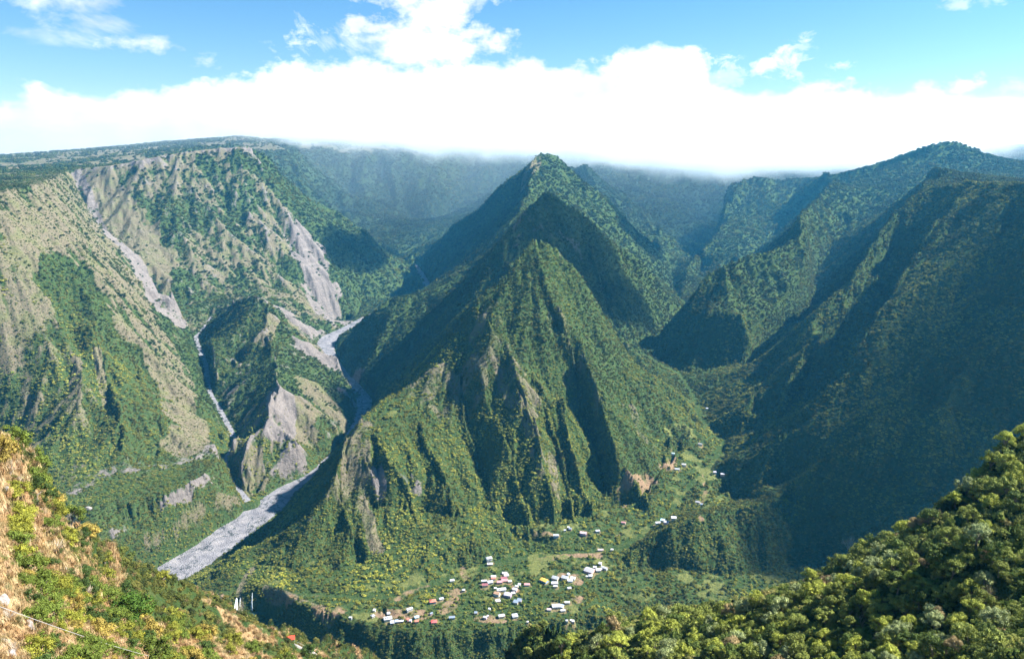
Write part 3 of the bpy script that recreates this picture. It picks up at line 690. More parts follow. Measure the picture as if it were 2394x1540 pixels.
def ground_mat():
    m, nt, b = new_mat('ground_cover'); b.inputs['Specular IOR Level'].default_value = 0.0
    pos = nn(nt, 'ShaderNodeNewGeometry').outputs['Position']
    za = nn(nt, 'ShaderNodeAttribute', attribute_name='zone_a'); zb = nn(nt, 'ShaderNodeAttribute', attribute_name='zone_b')
    sa = nn(nt, 'ShaderNodeSeparateColor'); nt.links.new(za.outputs['Color'], sa.inputs[0])
    sb = nn(nt, 'ShaderNodeSeparateColor'); nt.links.new(zb.outputs['Color'], sb.inputs[0])
    f1 = noise(nt, 0.02, 8, 0.7, pos); f2 = noise(nt, 0.12, 6, 0.7, pos); f3 = noise(nt, 0.5, 4, 0.7, pos)
    # lava layers: stretched noise
    mp = nn(nt, 'ShaderNodeMapping'); mp.inputs['Scale'].default_value = (0.004, 0.004, 0.09); nt.links.new(pos, mp.inputs[0])
    fl = noise(nt, 1.0, 5, 0.65, mp.outputs[0])
    green = ramp(nt, f2, [(0.3, (0.022, 0.045, 0.016)), (0.5, (0.045, 0.075, 0.024)), (0.68, (0.085, 0.10, 0.035))])
    dry = ramp(nt, f1, [(0.32, (0.12, 0.095, 0.07)), (0.48, (0.185, 0.148, 0.108)), (0.62, (0.14, 0.14, 0.065)), (0.75, (0.23, 0.195, 0.13))])
    scrub = mixc(nt, ramp(nt, f3, [(0.42, (0, 0, 0)), (0.62, (0.75, 0.75, 0.75))]), dry, (0.085, 0.10, 0.045))
    rock = ramp(nt, fl, [(0.3, (0.10, 0.088, 0.088)), (0.5, (0.17, 0.15, 0.145)), (0.7, (0.23, 0.205, 0.19))])
    rock = mixc(nt, 0.5, rock, ramp(nt, f2, [(0.3, (0.07, 0.065, 0.055)), (0.7, (0.24, 0.215, 0.195))]))
    soil = ramp(nt, f2, [(0.3, (0.15, 0.10, 0.06)), (0.5, (0.25, 0.17, 0.11)), (0.7, (0.15, 0.14, 0.06))])
    straw = ramp(nt, f3, [(0.3, (0.13, 0.10, 0.04)), (0.5, (0.30, 0.20, 0.10)), (0.7, (0.42, 0.30, 0.17))])
    lawn = ramp(nt, f2, [(0.3, (0.08, 0.10, 0.03)), (0.7, (0.17, 0.18, 0.06))])
    def fac(v, k=0.25):
        return mth(nt, 'MULTIPLY_ADD', mth(nt, 'ADD', v, mth(nt, 'MULTIPLY', mth(nt, 'SUBTRACT', f2, 0.5), 0.7)), 2.2, -0.55, clamp=True)
    c = mixc(nt, fac(sa.outputs[0]), green, scrub)
    c = mixc(nt, fac(sa.outputs[1]), c, rock)
    c = mixc(nt, fac(sa.outputs[2]), c, soil)
    c = mixc(nt, fac(sb.outputs[0]), c, straw)
    c = mixc(nt, fac(sb.outputs[1]), c, lawn)
    nt.links.new(c, b.inputs['Base Color'])
    bump(nt, b, mth(nt, 'ADD', f2, mth(nt, 'MULTIPLY', f3, 0.3)), 6.0, 1.0)
    return m
def gravel_mat():
    m, nt, b = new_mat('gravel'); pos = nn(nt, 'ShaderNodeNewGeometry').outputs['Position']
    f1 = noise(nt, 0.03, 6, 0.7, pos); f2 = noise(nt, 0.6, 6, 0.8, pos)
    v = nn(nt, 'ShaderNodeTexVoronoi'); v.inputs['Scale'].default_value = 0.35; nt.links.new(pos, v.inputs['Vector'])
    c = mixc(nt, 0.55, ramp(nt, f1, [(0.35, (0.14, 0.14, 0.155)), (0.65, (0.22, 0.215, 0.235))]), ramp(nt, f2, [(0.35, (0.08, 0.08, 0.09)), (0.5, (0.18, 0.18, 0.195)), (0.65, (0.34, 0.33, 0.345))]))
    f4 = noise(nt, 0.016, 4, 0.55, pos); f5 = noise(nt, 0.045, 5, 0.6, pos)
    thread = ramp(nt, mth(nt, 'ABSOLUTE', mth(nt, 'SUBTRACT', f4, 0.5)), [(0.004, (1, 1, 1)), (0.014, (0, 0, 0))])
    c = mixc(nt, thread, c, (0.045, 0.055, 0.06))
    c = mixc(nt, 1.0, c, ramp(nt, f5, [(0.35, (0.72, 0.72, 0.74)), (0.5, (1, 1, 1)), (0.66, (1.35, 1.3, 1.22))]), 'MULTIPLY')
    nt.links.new(c, b.inputs['Base Color'])
    bump(nt, b, mth(nt, 'ADD', f2, v.outputs['Distance']), 1.5, 1.0)
    return m
def leaf_mat(name, use_obj):
    m, nt, b = new_mat(name); b.inputs['Roughness'].default_value = 0.75; b.inputs['Specular IOR Level'].default_value = 0.12
    if use_obj: tint = nn(nt, 'ShaderNodeObjectInfo').outputs['Color']
    else: tint = nn(nt, 'ShaderNodeAttribute', attribute_name='tint', attribute_type='INSTANCER').outputs['Color']
    pos = nn(nt, 'ShaderNodeTexCoord').outputs['Object']
    f = noise(nt, 2.2, 3, 0.7, pos)
    c = mixc(nt, 1.0, tint, ramp(nt, f, [(0.3, (0.55, 0.6, 0.5)), (0.5, (1, 1, 1)), (0.72, (1.45, 1.35, 1.1))]), 'MULTIPLY')
    nt.links.new(c, b.inputs['Base Color'])
    return m
M_GROUND = ground_mat(); M_GRAVEL = gravel_mat(); M_LEAF = leaf_mat('foliage', False); M_LEAFO = leaf_mat('tree_foliage', True)
M_BARK = simple_mat('bark', (0.22, 0.19, 0.15), 0.9, 0.5, 3.0)

# ------------------------------------------------------------------ the ground, in its natural pieces
def grid_piece(name, cellmask, mat, label=None, lift=0.0):
    nr, nt = H.shape
    idx = np.arange(nr*nt, dtype=np.int64).reshape(nr, nt)
    q = np.stack([idx[:-1, :-1], idx[:-1, 1:], idx[1:, 1:], idx[1:, :-1]], -1)[cellmask]
    used, inv = np.unique(q.ravel(), return_inverse=True)
    co = np.stack([X.ravel()[used], Y.ravel()[used], H.ravel()[used]+lift], -1).astype(np.float32)
    me = bpy.data.meshes.new(name); nf = len(q)
    me.vertices.add(len(co)); me.vertices.foreach_set('co', co.ravel())
    me.loops.add(nf*4); me.loops.foreach_set('vertex_index', inv.astype(np.int32))
    me.polygons.add(nf); me.polygons.foreach_set('loop_start', np.arange(0, nf*4, 4, dtype=np.int32))
    me.polygons.foreach_set('use_smooth', np.ones(nf, bool)); me.update(calc_edges=True)
    one = np.ones(len(used))
    for nm, chans in (('zone_a', (BARE, ROCK, SOIL)), ('zone_b', (STRAW, LAWN, GREEN))):
        at = me.attributes.new(nm, 'FLOAT_COLOR', 'POINT')
        at.data.foreach_set('color', np.stack([c.ravel()[used] for c in chans]+[one], -1).astype(np.float32).ravel())
    me.materials.append(mat)
    o = bpy.data.objects.new(name, me); sc.collection.objects.link(o); o['kind'] = 'structure'
    if label: o['label'] = label
    return o
cell = lambda A: A[:-1, :-1]
left = np.ones((NR-1, NT-1), bool)
def take(name, A, mat, label):
    global left
    c = cell(A) & left
    if c.any():
        left &= ~c; return grid_piece(name, c, mat, label)
def ribbon(name, P, Wd, mat, label, extra, lift, rough, nc=26):
    Q = smooth_poly(np.column_stack([np.array(P, float), np.array(Wd, float)]), 14)
    T = np.gradient(Q[:, :2], axis=0); T /= np.linalg.norm(T, axis=1)[:, None]+1e-9; Nn = np.stack([-T[:, 1], T[:, 0]], -1)
    c = np.linspace(-1, 1, nc)[None, :]; wd = (Q[:, 3]*1.02+extra)[:, None]
    xx = Q[:, 0:1]+Nn[:, 0:1]*wd*c; yy = Q[:, 1:2]+Nn[:, 1:2]*wd*c
    ch = fbm(xx/55, yy/55, 3, 7)
    zz = Q[:, 2:3]+lift+(fbm(xx/9, yy/9, 3, 6)-0.5)*rough+np.abs(ch-0.5)*rough*3-0.15*rough
    nr, nt = xx.shape; idx = np.arange(nr*nt).reshape(nr, nt)
    q = np.stack([idx[:-1, :-1], idx[:-1, 1:], idx[1:, 1:], idx[1:, :-1]], -1).reshape(-1, 4)
    me = bpy.data.meshes.new(name); me.from_pydata(np.stack([xx, yy, zz], -1).reshape(-1, 3).tolist(), [], q.tolist()); me.materials.append(mat)
    me.polygons.foreach_set('use_smooth', [True]*len(me.polygons))
    o = bpy.data.objects.new(name, me); sc.collection.objects.link(o); o['kind'] = 'structure'; o['label'] = label
ribbon('riverbed', RIVER, RIVW, M_GRAVEL, 'wide grey gravel riverbed winding between the mountains', 5, 0.7, 1.2)
ribbon('riverbed', SIDE, SIDW, M_GRAVEL, 'narrow gravel bed of the side stream at the left', 2, 0.6, 1.0, 10)
#ribbon('riverbed', STREAM[3:18], [3.5]*15, M_GRAVEL, 'thin pale stony stream bed above the village', 1, 0.8, 1.5, 7)
take('hillside', FGL, M_GROUND, 'dry straw-coloured slope in the left foreground')
take('hillside', FGR, M_GROUND, 'wooded slope rising in the right foreground')
take('mountain', M_KNOB, M_GROUND, 'small knobby mountain between the two arms of the river')
take('mountain', M_NEARL, M_GROUND, 'near left mountain with a bare right-hand face')
take('mountain', M_CLIFF, M_GROUND, 'tall bare cliff mountain with a flat top at the left')
take('mountain', M_MID, M_GROUND, 'central mountain of three pointed summits one behind another')
take('mountain', M_RIGHT, M_GROUND, 'dark green mountain wall and wooded knoll at the right')
take('terrain', left.repeat(1, 0) if False else np.ones(H.shape, bool), M_GROUND, 'village shelf and gorge floor')
print("ground", round(time.time()-T0, 1))

# ------------------------------------------------------------------ foliage models
def mesh_from(name, V, Fc, mats, midx=None, smooth=False):
    me = bpy.data.meshes.new(name); me.from_pydata([tuple(v) for v in V], [], Fc)
    for m_ in mats: me.materials.append(m_)
    if midx is not None: me.polygons.foreach_set('material_index', midx)
    if smooth: me.polygons.foreach_set('use_smooth', [True]*len(me.polygons))
    me.update(); return me
def leafball(rng, nleaf, lsize, lobes=6, flat=0.75, core=True, spread=0.62, lr=(0.28, 0.52)):
    """a crown of radius about 1: leaf-sized faces gathered in lobes round a dark uneven core"""
    V = []; Fc = []
    lob = []
    for k in range(lobes):
        a = rng.uniform(0, 2*math.pi); el = rng.uniform(-0.15, 1.35)
        r = spread*rng.uniform(0.55, 1.1)
        lob.append((math.cos(a)*math.cos(el)*r, math.sin(a)*math.cos(el)*r, math.sin(el)*r*flat, rng.uniform(*lr)))
    if lr[0] > 0.25: lob.append((0, 0, 0.15, 0.55))
    if core:
        for (cx, cy, cz, r) in lob:
            b0 = len(V); r2 = r*0.78
            for p in ((1,0,0),(-1,0,0),(0,1,0),(0,-1,0),(0,0,1),(0,0,-1)):
                j = rng.uniform(0.7, 1.1); V.append((cx+p[0]*r2*j, cy+p[1]*r2*j, cz+p[2]*r2*j*flat))
            for f in ((0,2,4),(2,1,4),(1,3,4),(3,0,4),(2,0,5),(1,2,5),(3,1,5),(0,3,5)): Fc.append(tuple(b0+i for i in f))
    tot = sum(l[3]**2 for l in lob)
    for (cx, cy, cz, r) in lob:
        for _ in range(int(nleaf*r*r/tot)):
            z = rng.uniform(-0.45, 1); a = rng.uniform(0, 2*math.pi); q = math.sqrt(max(0, 1-z*z)); rr = r*rng.uniform(0.8, 1.12)
            n = np.array((q*math.cos(a), q*math.sin(a), z))
            p = np.array((cx, cy, cz))+n*rr*np.array((1, 1, flat))
            nn_ = n+np.array([rng.gauss(0, 0.45) for _ in range(3)]); nn_ /= np.linalg.norm(nn_)
            t = np.cross(nn_, (rng.uniform(-1, 1), rng.uniform(-1, 1), rng.uniform(-1, 1))); t /= np.linalg.norm(t)+1e-9
            bt = np.cross(nn_, t); s = lsize*rng.uniform(0.6, 1.3); b0 = len(V)
            V += [p-t*s, p+bt*s*0.6, p+t*s, p-bt*s*0.6]; Fc.append((b0, b0+1, b0+2, b0+3))
    return V, Fc
def tube(V, Fc, pts, rad, n=6):
    rings = []
    for k, p in enumerate(pts):
        p = np.array(p, float); d = np.array(pts[min(k+1, len(pts)-1)], float)-np.array(pts[max(k-1, 0)], float); d /= np.linalg.norm(d)+1e-9
        a = np.cross(d, (0.3, 0.9, 0.1)); a /= np.linalg.norm(a)+1e-9; b_ = np.cross(d, a); b0 = len(V); r = rad[k]
        for i in range(n):
            t = 2*math.pi*i/n; V.append(p+(a*math.cos(t)+b_*math.sin(t))*r)
        rings.append(b0)
    for r0, r1 in zip(rings, rings[1:]):
        for i in range(n): Fc.append((r0+i, r0+(i+1) % n, r1+(i+1) % n, r1+i))
    V.append(np.array(pts[-1], float)); t = len(V)-1
    for i in range(n): Fc.append((rings[-1]+i, rings[-1]+(i+1) % n, t))
rng = random.Random(7)
tpl = bpy.data.collections.new('foliage_models')
def tmpl(name, V, Fc, mats, midx=None):
    o = bpy.data.objects.new(name, mesh_from(name, V, Fc, mats, midx)); tpl_cur.objects.link(o); return o
def coll(n): return bpy.data.collections.new(n)
C_FAR, C_NEAR, C_GRASS, C_STONE = coll('far_crowns'), coll('near_crowns'), coll('grass_tufts'), coll('stones')
tpl_cur = C_FAR
for k in range(6):
    V, Fc = leafball(rng, 110, 0.15, 5, 0.85); tmpl('a%02d' % k, V, Fc, [M_LEAF])
tpl_cur = C_NEAR
for k in range(6):
    V, Fc = leafball(rng, 1500, 0.055, 22, 0.8, spread=0.85, lr=(0.14, 0.34)); tmpl('b%02d' % k, V, Fc, [M_LEAF])
for k in range(2):   # sparse, twiggy
    V, Fc = leafball(rng, 420, 0.05, 12, 0.9, core=False)
    for _ in range(26):
        a = rng.uniform(0, 6.28); e = rng.uniform(0.2, 1.4); l = rng.uniform(0.6, 1.0)
        d = (math.cos(a)*math.cos(e)*l, math.sin(a)*math.cos(e)*l, math.sin(e)*l); tube(V, Fc, [(0, 0, -0.4), tuple(np.array(d)*0.5+np.array((0, 0, -0.15))), d], [0.022, 0.014, 0.004], 3)
    tmpl('b%02d' % (6+k), V, Fc, [M_LEAF])
tpl_cur = C_GRASS
for k in range(4):
    V, Fc = [], []
    for _ in range(90):
        a = rng.uniform(0, 6.28); r = rng.uniform(0, 0.7); x, y = r*math.cos(a), r*math.sin(a); h = rng.uniform(0.4, 1.0)
        la = rng.gauss(0.8, 0.7); le = rng.uniform(0.2, 0.9)*h; dx, dy = math.cos(la)*le, math.sin(la)*le; w = 0.028
        px, py = -math.sin(la)*w, math.cos(la)*w; b0 = len(V)
        V += [(x-px, y-py, -0.2), (x+px, y+py, -0.2), (x+dx*0.4+px*.7, y+dy*0.4+py*.7, h*0.6), (x+dx*0.4-px*.7, y+dy*0.4-py*.7, h*0.6), (x+dx, y+dy, h*rng.uniform(0.6, 1))]
        Fc += [(b0, b0+1, b0+2, b0+3), (b0+3, b0+2, b0+4)]
    tmpl('c%02d' % k, V, Fc, [M_LEAF])
import bmesh
def rockmesh(name, mats, seed, sub=2):
    r_ = random.Random(seed); bm = bmesh.new(); bmesh.ops.create_icosphere(bm, subdivisions=sub, radius=1)
    pl = [(np.array([r_.gauss(0, 1) for _ in range(3)]), r_.uniform(0.45, 0.9)) for _ in range(9)]
    for v in bm.verts:
        p = np.array(v.co)
        for n_, d_ in pl:
            n_ = n_/np.linalg.norm(n_); e = p@n_-d_
            if e > 0: p = p-n_*e
        p *= 1+r_.uniform(-0.05, 0.05); v.co = p
    me = bpy.data.meshes.new(name); bm.to_mesh(me); bm.free()
    for m_ in mats: me.materials.append(m_)
    return me
def scatter(name, pts, scl, tint, col, kindlabel, cat, tilt=0.0, stretch=None):
    n = len(pts); me = bpy.data.meshes.new(name); me.vertices.add(n); me.vertices.foreach_set('co', np.asarray(pts, np.float32).ravel())
    R_ = np.random.RandomState(n)
    def at(nm, ty, key, arr): me.attributes.new(nm, ty, 'POINT').data.foreach_set(key, np.asarray(arr, np.float32).ravel())
    rot = np.stack([R_.uniform(-tilt, tilt, n), R_.uniform(-tilt, tilt, n), R_.uniform(0, 6.283, n)], -1)
    at('rot', 'FLOAT_VECTOR', 'vector', rot)
    sv = np.stack([scl*R_.uniform(0.85, 1.15, n), scl*R_.uniform(0.85, 1.15, n), scl*(R_.uniform(0.75, 1.2, n))], -1); at('scl', 'FLOAT_VECTOR', 'vector', sv)
    me.attributes.new('tint', 'FLOAT_COLOR', 'POINT').data.foreach_set('color', np.concatenate([tint, np.ones((n, 1))], 1).astype(np.float32).ravel())
    me.attributes.new('vid', 'INT', 'POINT').data.foreach_set('value', R_.randint(0, len(col.objects), n).astype(np.int32))
    o = bpy.data.objects.new(name, me); sc.collection.objects.link(o)
    g = bpy.data.node_groups.new(name, 'GeometryNodeTree')
    g.interface.new_socket('Geometry', in_out='INPUT', socket_type='NodeSocketGeometry'); g.interface.new_socket('Geometry', in_out='OUTPUT', socket_type='NodeSocketGeometry')
    gi, go = g.nodes.new('NodeGroupInput'), g.nodes.new('NodeGroupOutput')
    ci = g.nodes.new('GeometryNodeCollectionInfo'); ci.inputs['Collection'].default_value = col; ci.inputs['Separate Children'].default_value = True; ci.inputs['Reset Children'].default_value = True
    ip = g.nodes.new('GeometryNodeInstanceOnPoints'); ip.inputs['Pick Instance'].default_value = True
    def na(nm, dt):
        x = g.nodes.new('GeometryNodeInputNamedAttribute'); x.data_type = dt; x.inputs['Name'].default_value = nm; return x.outputs['Attribute']
    mp = g.nodes.new('GeometryNodeMeshToPoints')
    g.links.new(gi.outputs[0], mp.inputs[0]); g.links.new(mp.outputs[0], ip.inputs['Points']); g.links.new(ci.outputs[0], ip.inputs['Instance'])
    g.links.new(na('vid', 'INT'), ip.inputs['Instance Index']); g.links.new(na('scl', 'FLOAT_VECTOR'), ip.inputs['Scale'])
    er = g.nodes.new('FunctionNodeEulerToRotation'); g.links.new(na('rot', 'FLOAT_VECTOR'), er.inputs[0]); g.links.new(er.outputs[0], ip.inputs['Rotation'])
    g.links.new(ip.outputs[0], go.inputs[0])
    md = o.modifiers.new('scatter', 'NODES'); md.node_group = g
    o['kind'] = 'stuff'; o['label'] = kindlabel; o['category'] = cat
    print(name, n); return o

# ------------------------------------------------------------------ where things grow
RS = np.random.RandomState(5)
ev = np.arctan2(H-CZ, RR); run = np.maximum.accumulate(ev, axis=0)
seen = (ev >= run-np.radians(np.where(RR < 700, 16.0, 2.6))) & (np.abs(TH) < np.radians(np.where(RR < 500, 49.5, 43))) & (ev > math.radians(-62))
area = RR*RR*DTH*DLR*np.sqrt(1+SL**2)
def sample(dens):
    """dens: plants per square metre; returns jittered positions and the grid cells they fall in"""
    lam = np.where(seen, dens*area, 0); n = RS.poisson(lam); n[-1] = 0; n[:, -1] = 0
    i, j = np.nonzero(n); k = n[i, j]; i = np.repeat(i, k); j = np.repeat(j, k)
    fi, fj = RS.uniform(0, 1, len(i)), RS.uniform(0, 1, len(i))
    z = (H[i, j]*(1-fj)+H[i, j+1]*fj)*(1-fi)+(H[i+1, j]*(1-fj)+H[i+1, j+1]*fj)*fi
    th = TH[0, j]+fj*DTH; lr = lr0+(i+fi)*DLR; r = np.exp(lr)
    return r*np.sin(th), r*np.cos(th), z, i, j
def palette(n, cols, wts):
    c = np.array(cols)[RS.choice(len(cols), n, p=np.array(wts)/sum(wts))]
    return c*RS.uniform(0.82, 1.22, (n, 1))*RS.uniform(0.94, 1.06, (n, 3))
crown = np.clip(RR*0.00175, 1.7, 14.0)
vfl = sstep(1000, 1080, Y)*sstep(2100, 1800, Y)*sstep(0.5, 0.25, blur(SL, 4))*(X > -450)*(H > -25)
crown = crown*(1+0.55*vfl)
water = RIV | SID | STR
farok = (~FG) & (~water)
dens = 0.62/(crown*1.25)**2*np.clip(GREEN*1.15, 0.05, 1)**1.3*farok*(1-0.35*vfl*sstep(0.4, 0.6, fbm(X/40, Y/40, 3, 411)))
x, y, z, i, j = sample(dens); n = len(x)
rad = crown[i, j]*(0.5+RS.uniform(0, 1, n)**1.8*1.25)
tint = palette(n, [(0.040, 0.075, 0.024), (0.062, 0.100, 0.030), (0.085, 0.115, 0.042), (0.088, 0.105, 0.045), (0.030, 0.062, 0.030), (0.12, 0.115, 0.05)], [4, 5, 4, 1.0, 3, 0.0])
mixg = sstep(0.35, 0.65, fbm(x/70, y/70, 3, 401))[:, None]
far_ = sstep(2080, 2350, y)[:, None]; tint = tint*(1-far_*np.array([0.55, 0.42, 0.30]))*(1+0.25*((M_MID|M_NEARL)[i, j][:, None]*(1-far_)))  # aerial depth put into leaf colour: woods behind the front summit darker, bluer
vl_ = (sstep(1000, 1100, y)*sstep(2100, 1700, y)*sstep(0.5, 0.2, SL[i, j])*(x > -450))[:, None]; tint = tint*(1+vl_*np.array([0.22, 0.18, 0.0]))
mixl = sstep(0.38, 0.62, fbm(x/260, y/260, 4, 431))[:, None]; tint = tint*(1+(mixl-0.5)*np.array([0.55, 0.35, 0.25]))
tint = tint*(0.68+0.6*mixg)*np.array([1.78, 1.30, 0.84])
tint[:, 0] = np.minimum(tint[:, 0], tint[:, 1]*0.93); tint = tint*np.array([1.16, 1.06, 0.95])
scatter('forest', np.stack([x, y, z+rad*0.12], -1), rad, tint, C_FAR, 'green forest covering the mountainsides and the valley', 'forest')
# dry bushes dotted over bare faces
dens = (0.40+0.5*M_CLIFF)/(crown*1.0)**2*np.clip(BARE, 0, 1)*farok*(1-ROCK)*(RR < 4500)
x, y, z, i, j = sample(dens); n = len(x); rad = crown[i, j]*RS.uniform(0.3, 0.75, n)*(1-0.45*M_CLIFF[i, j])
tint = palette(n, [(0.07, 0.095, 0.035), (0.12, 0.135, 0.05), (0.17, 0.155, 0.08)], [4, 3, 2])
scatter('scrub', np.stack([x, y, z], -1), rad, tint, C_FAR, 'low dry bushes dotted over the bare mountain faces', 'scrub')
# foreground woods
EDGE_R = sstep(-20, 40, X)
ncr = np.clip(RR*0.0085, 1.1, 2.3)
dens = 0.75/(ncr*1.15)**2*np.clip(GREEN, 0, 1)*FGR
x, y, z, i, j = sample(dens); n = len(x); rad = ncr[i, j]*RS.uniform(0.6, 1.35, n)
tint = palette(n, [(0.10, 0.14, 0.026), (0.16, 0.20, 0.04), (0.22, 0.25, 0.06), (0.25, 0.24, 0.08), (0.06, 0.09, 0.024), (0.25, 0.18, 0.09)], [4, 5, 4, 1.5, 3, 0.4])
scatter('undergrowth', np.stack([x, y, z+rad*0.2], -1), rad, tint, C_NEAR, 'dense bushes filling the right foreground slope between its trees', 'bushes')
ncl = np.clip(RR*0.0065, 0.45, 2.2)
dens = 0.62/(ncl*1.15)**2*np.clip(GREEN, 0, 1)**1.5*FGL
x, y, z, i, j = sample(dens); n = len(x); rad = ncl[i, j]*RS.uniform(0.5, 1.3, n)
tint = palette(n, [(0.07, 0.085, 0.02), (0.10, 0.11, 0.025), (0.15, 0.14, 0.035), (0.045, 0.06, 0.018), (0.18, 0.13, 0.06)], [5, 5, 3, 3, 1])
scatter('undergrowth', np.stack([x, y, z+rad*0.15], -1), rad, tint, C_NEAR, 'low green and yellow bushes covering the left foreground slope', 'bushes')
gs = np.clip(RR*0.0075, 0.5, 2.0)
dens = 1.1/(gs*1.1)**2*np.clip(STRAW, 0, 1)*FGL
x, y, z, i, j = sample(dens); n = len(x); rad = gs[i, j]*RS.uniform(0.6, 1.3, n)
tint = palette(n, [(0.36, 0.25, 0.13), (0.44, 0.33, 0.19), (0.27, 0.17, 0.08), (0.20, 0.17, 0.08)], [4, 3, 3, 2])
scatter('dry_grass', np.stack([x, y, z], -1), rad, tint, C_GRASS, 'straw-coloured dry grass on the left foreground slope', 'dry grass', 0.2)
print("plants", round(time.time()-T0, 1))
#@@THINGS
def tag(o, label, cat=None, group=None):
    o['label'] = label
    if cat: o['category'] = cat
    if group: o['group'] = group
    return o
def empty(name, loc, rz=0.0):
    o = bpy.data.objects.new(name, None); o.location = loc; o.rotation_euler = (0, 0, rz); o.empty_display_size = 1; sc.collection.objects.link(o); return o
def part(name, me, parent, label=None):
    o = bpy.data.objects.new(name, me); sc.collection.objects.link(o); o.parent = parent
    if label: o['label'] = label
    return o
# --- houses
ROOFC = {'white': (0.50, 0.51, 0.54), 'pale': (0.40, 0.42, 0.47), 'grey': (0.36, 0.36, 0.39), 'slate': (0.19, 0.24, 0.32), 'blue': (0.45, 0.60, 0.78), 'sky': (0.40, 0.66, 0.85), 'coral': (0.55, 0.16, 0.11),
         'red': (0.75, 0.10, 0.10), 'maroon': (0.26, 0.08, 0.10), 'pink': (0.50, 0.24, 0.25), 'pinkwhite': (0.56, 0.42, 0.44), 'brown': (0.45, 0.28, 0.18), 'lilac': (0.48, 0.46, 0.58), 'yellow': (0.78, 0.50, 0.10)}
def roof_mat(nm, col):
    m, nt, b = new_mat('roof_sheet_'+nm); b.inputs['Roughness'].default_value = 0.55; b.inputs['Specular IOR Level'].default_value = 0.3
    p = nn(nt, 'ShaderNodeTexCoord').outputs['Object']
    f = noise(nt, 0.9, 4, 0.7, p)
    w = nn(nt, 'ShaderNodeTexWave'); w.inputs['Scale'].default_value = 1.1; w.bands_direction = 'X'; nt.links.new(p, w.inputs[0])
    c = ramp(nt, f, [(0.3, tuple(x*0.62 for x in col)), (0.5, col), (0.75, tuple(min(0.85, x*1.1) for x in col))])
    nt.links.new(mixc(nt, 0.18, c, ramp(nt, w.outputs[1], [(0.3, (0.3, 0.3, 0.3)), (0.7, (0.8, 0.8, 0.8))]), 'MULTIPLY'), b.inputs['Base Color'])
    bump(nt, b, w.outputs[1], 0.06); return m
ROOFM = {k: roof_mat(k, v) for k, v in ROOFC.items()}
WALLM = [simple_mat('wall_'+n_, c_, 0.85, 0.25, 0.8) for n_, c_ in (('cream', (0.62, 0.55, 0.42)), ('white', (0.72, 0.72, 0.70)), ('mauve', (0.42, 0.32, 0.45)), ('grey', (0.45, 0.45, 0.45)), ('rose', (0.62, 0.38, 0.36)), ('blue', (0.30, 0.40, 0.55)))]
M_GLASS = simple_mat('dark_glass', (0.03, 0.035, 0.04), 0.2); M_DOOR = simple_mat('door_wood', (0.22, 0.14, 0.09), 0.7, 0.3, 2.0)
M_CONC = simple_mat('concrete', (0.42, 0.40, 0.37), 0.9, 0.35, 0.8); M_RED = simple_mat('red_sheet', (0.72, 0.07, 0.04), 0.5, 0.15, 1.5)
def bxm(name, x0, x1, y0, y1, z0, z1, mat):
    V = [(x, y, z) for x in (x0, x1) for y in (y0, y1) for z in (z0, z1)]
    Fc = [(0,1,3,2),(4,6,7,5),(0,4,5,1),(2,3,7,6),(0,2,6,4),(1,5,7,3)]
    return mesh_from(name, V, Fc, [mat])
def roof_mesh(form, lx, ly, zb, rise, over, mat, th=0.16):
    x, y = lx/2+over, ly/2+over
    if form == 'shed':
        top = [(-x, -y, zb), (x, -y, zb), (x, y, zb+rise*0.7), (-x, y, zb+rise*0.7)]; F = [(0, 1, 2, 3)]
    elif form == 'gable':
        top = [(-x, -y, zb), (x, -y, zb), (x, 0, zb+rise), (-x, 0, zb+rise), (x, y, zb), (-x, y, zb)]; F = [(0, 1, 2, 3), (3, 2, 4, 5)]
    else:
        h = max(0.3, x-y); top = [(-x, -y, zb), (x, -y, zb), (h, 0, zb+rise), (-h, 0, zb+rise), (x, y, zb), (-x, y, zb)]; F = [(0, 1, 2, 3), (3, 2, 4, 5), (1, 4, 2), (5, 0, 3)]
    n = len(top); V = top+[(a, b_, c-th) for a, b_, c in top]; Fc = list(F)+[tuple(i+n for i in reversed(f)) for f in F]
    ed = {}
    for f in F:
        for a, b_ in zip(f, f[1:]+f[:1]): ed[(a, b_)] = 1
    for a, b_ in list(ed):
        if (b_, a) not in ed: Fc.append((b_, a, a+n, b_+n))
    return mesh_from('roof', V, Fc, [mat])
def walls_mesh(form, lx, ly, zt, rise, mat):
    x, y = lx/2, ly/2; z0 = -2.0
    e = 0.22
    if form == 'shed':
        V = [(-x,-y,z0),(x,-y,z0),(x,y,z0),(-x,y,z0),(-x,-y,zt-e),(x,-y,zt-e),(x,y,zt+rise*0.65-e),(-x,y,zt+rise*0.65-e)]; Fc = [(0,1,5,4),(1,2,6,5),(2,3,7,6),(3,0,4,7),(4,5,6,7)]
    elif form == 'gable':
        V = [(-x,-y,z0),(x,-y,z0),(x,y,z0),(-x,y,z0),(-x,-y,zt-e),(x,-y,zt-e),(x,y,zt-e),(-x,y,zt-e),(-x,0,zt+rise*0.93-e),(x,0,zt+rise*0.93-e)]; Fc = [(0,1,5,4),(2,3,7,6),(1,2,6,9,5),(3,0,4,8,7)]
    else:
        V = [(-x,-y,z0),(x,-y,z0),(x,y,z0),(-x,y,z0),(-x,-y,zt-e),(x,-y,zt-e),(x,y,zt-e),(-x,y,zt-e)]; Fc = [(0,1,5,4),(1,2,6,5),(2,3,7,6),(3,0,4,7)]
    return mesh_from('walls', V, Fc, [mat])
hr = random.Random(11)
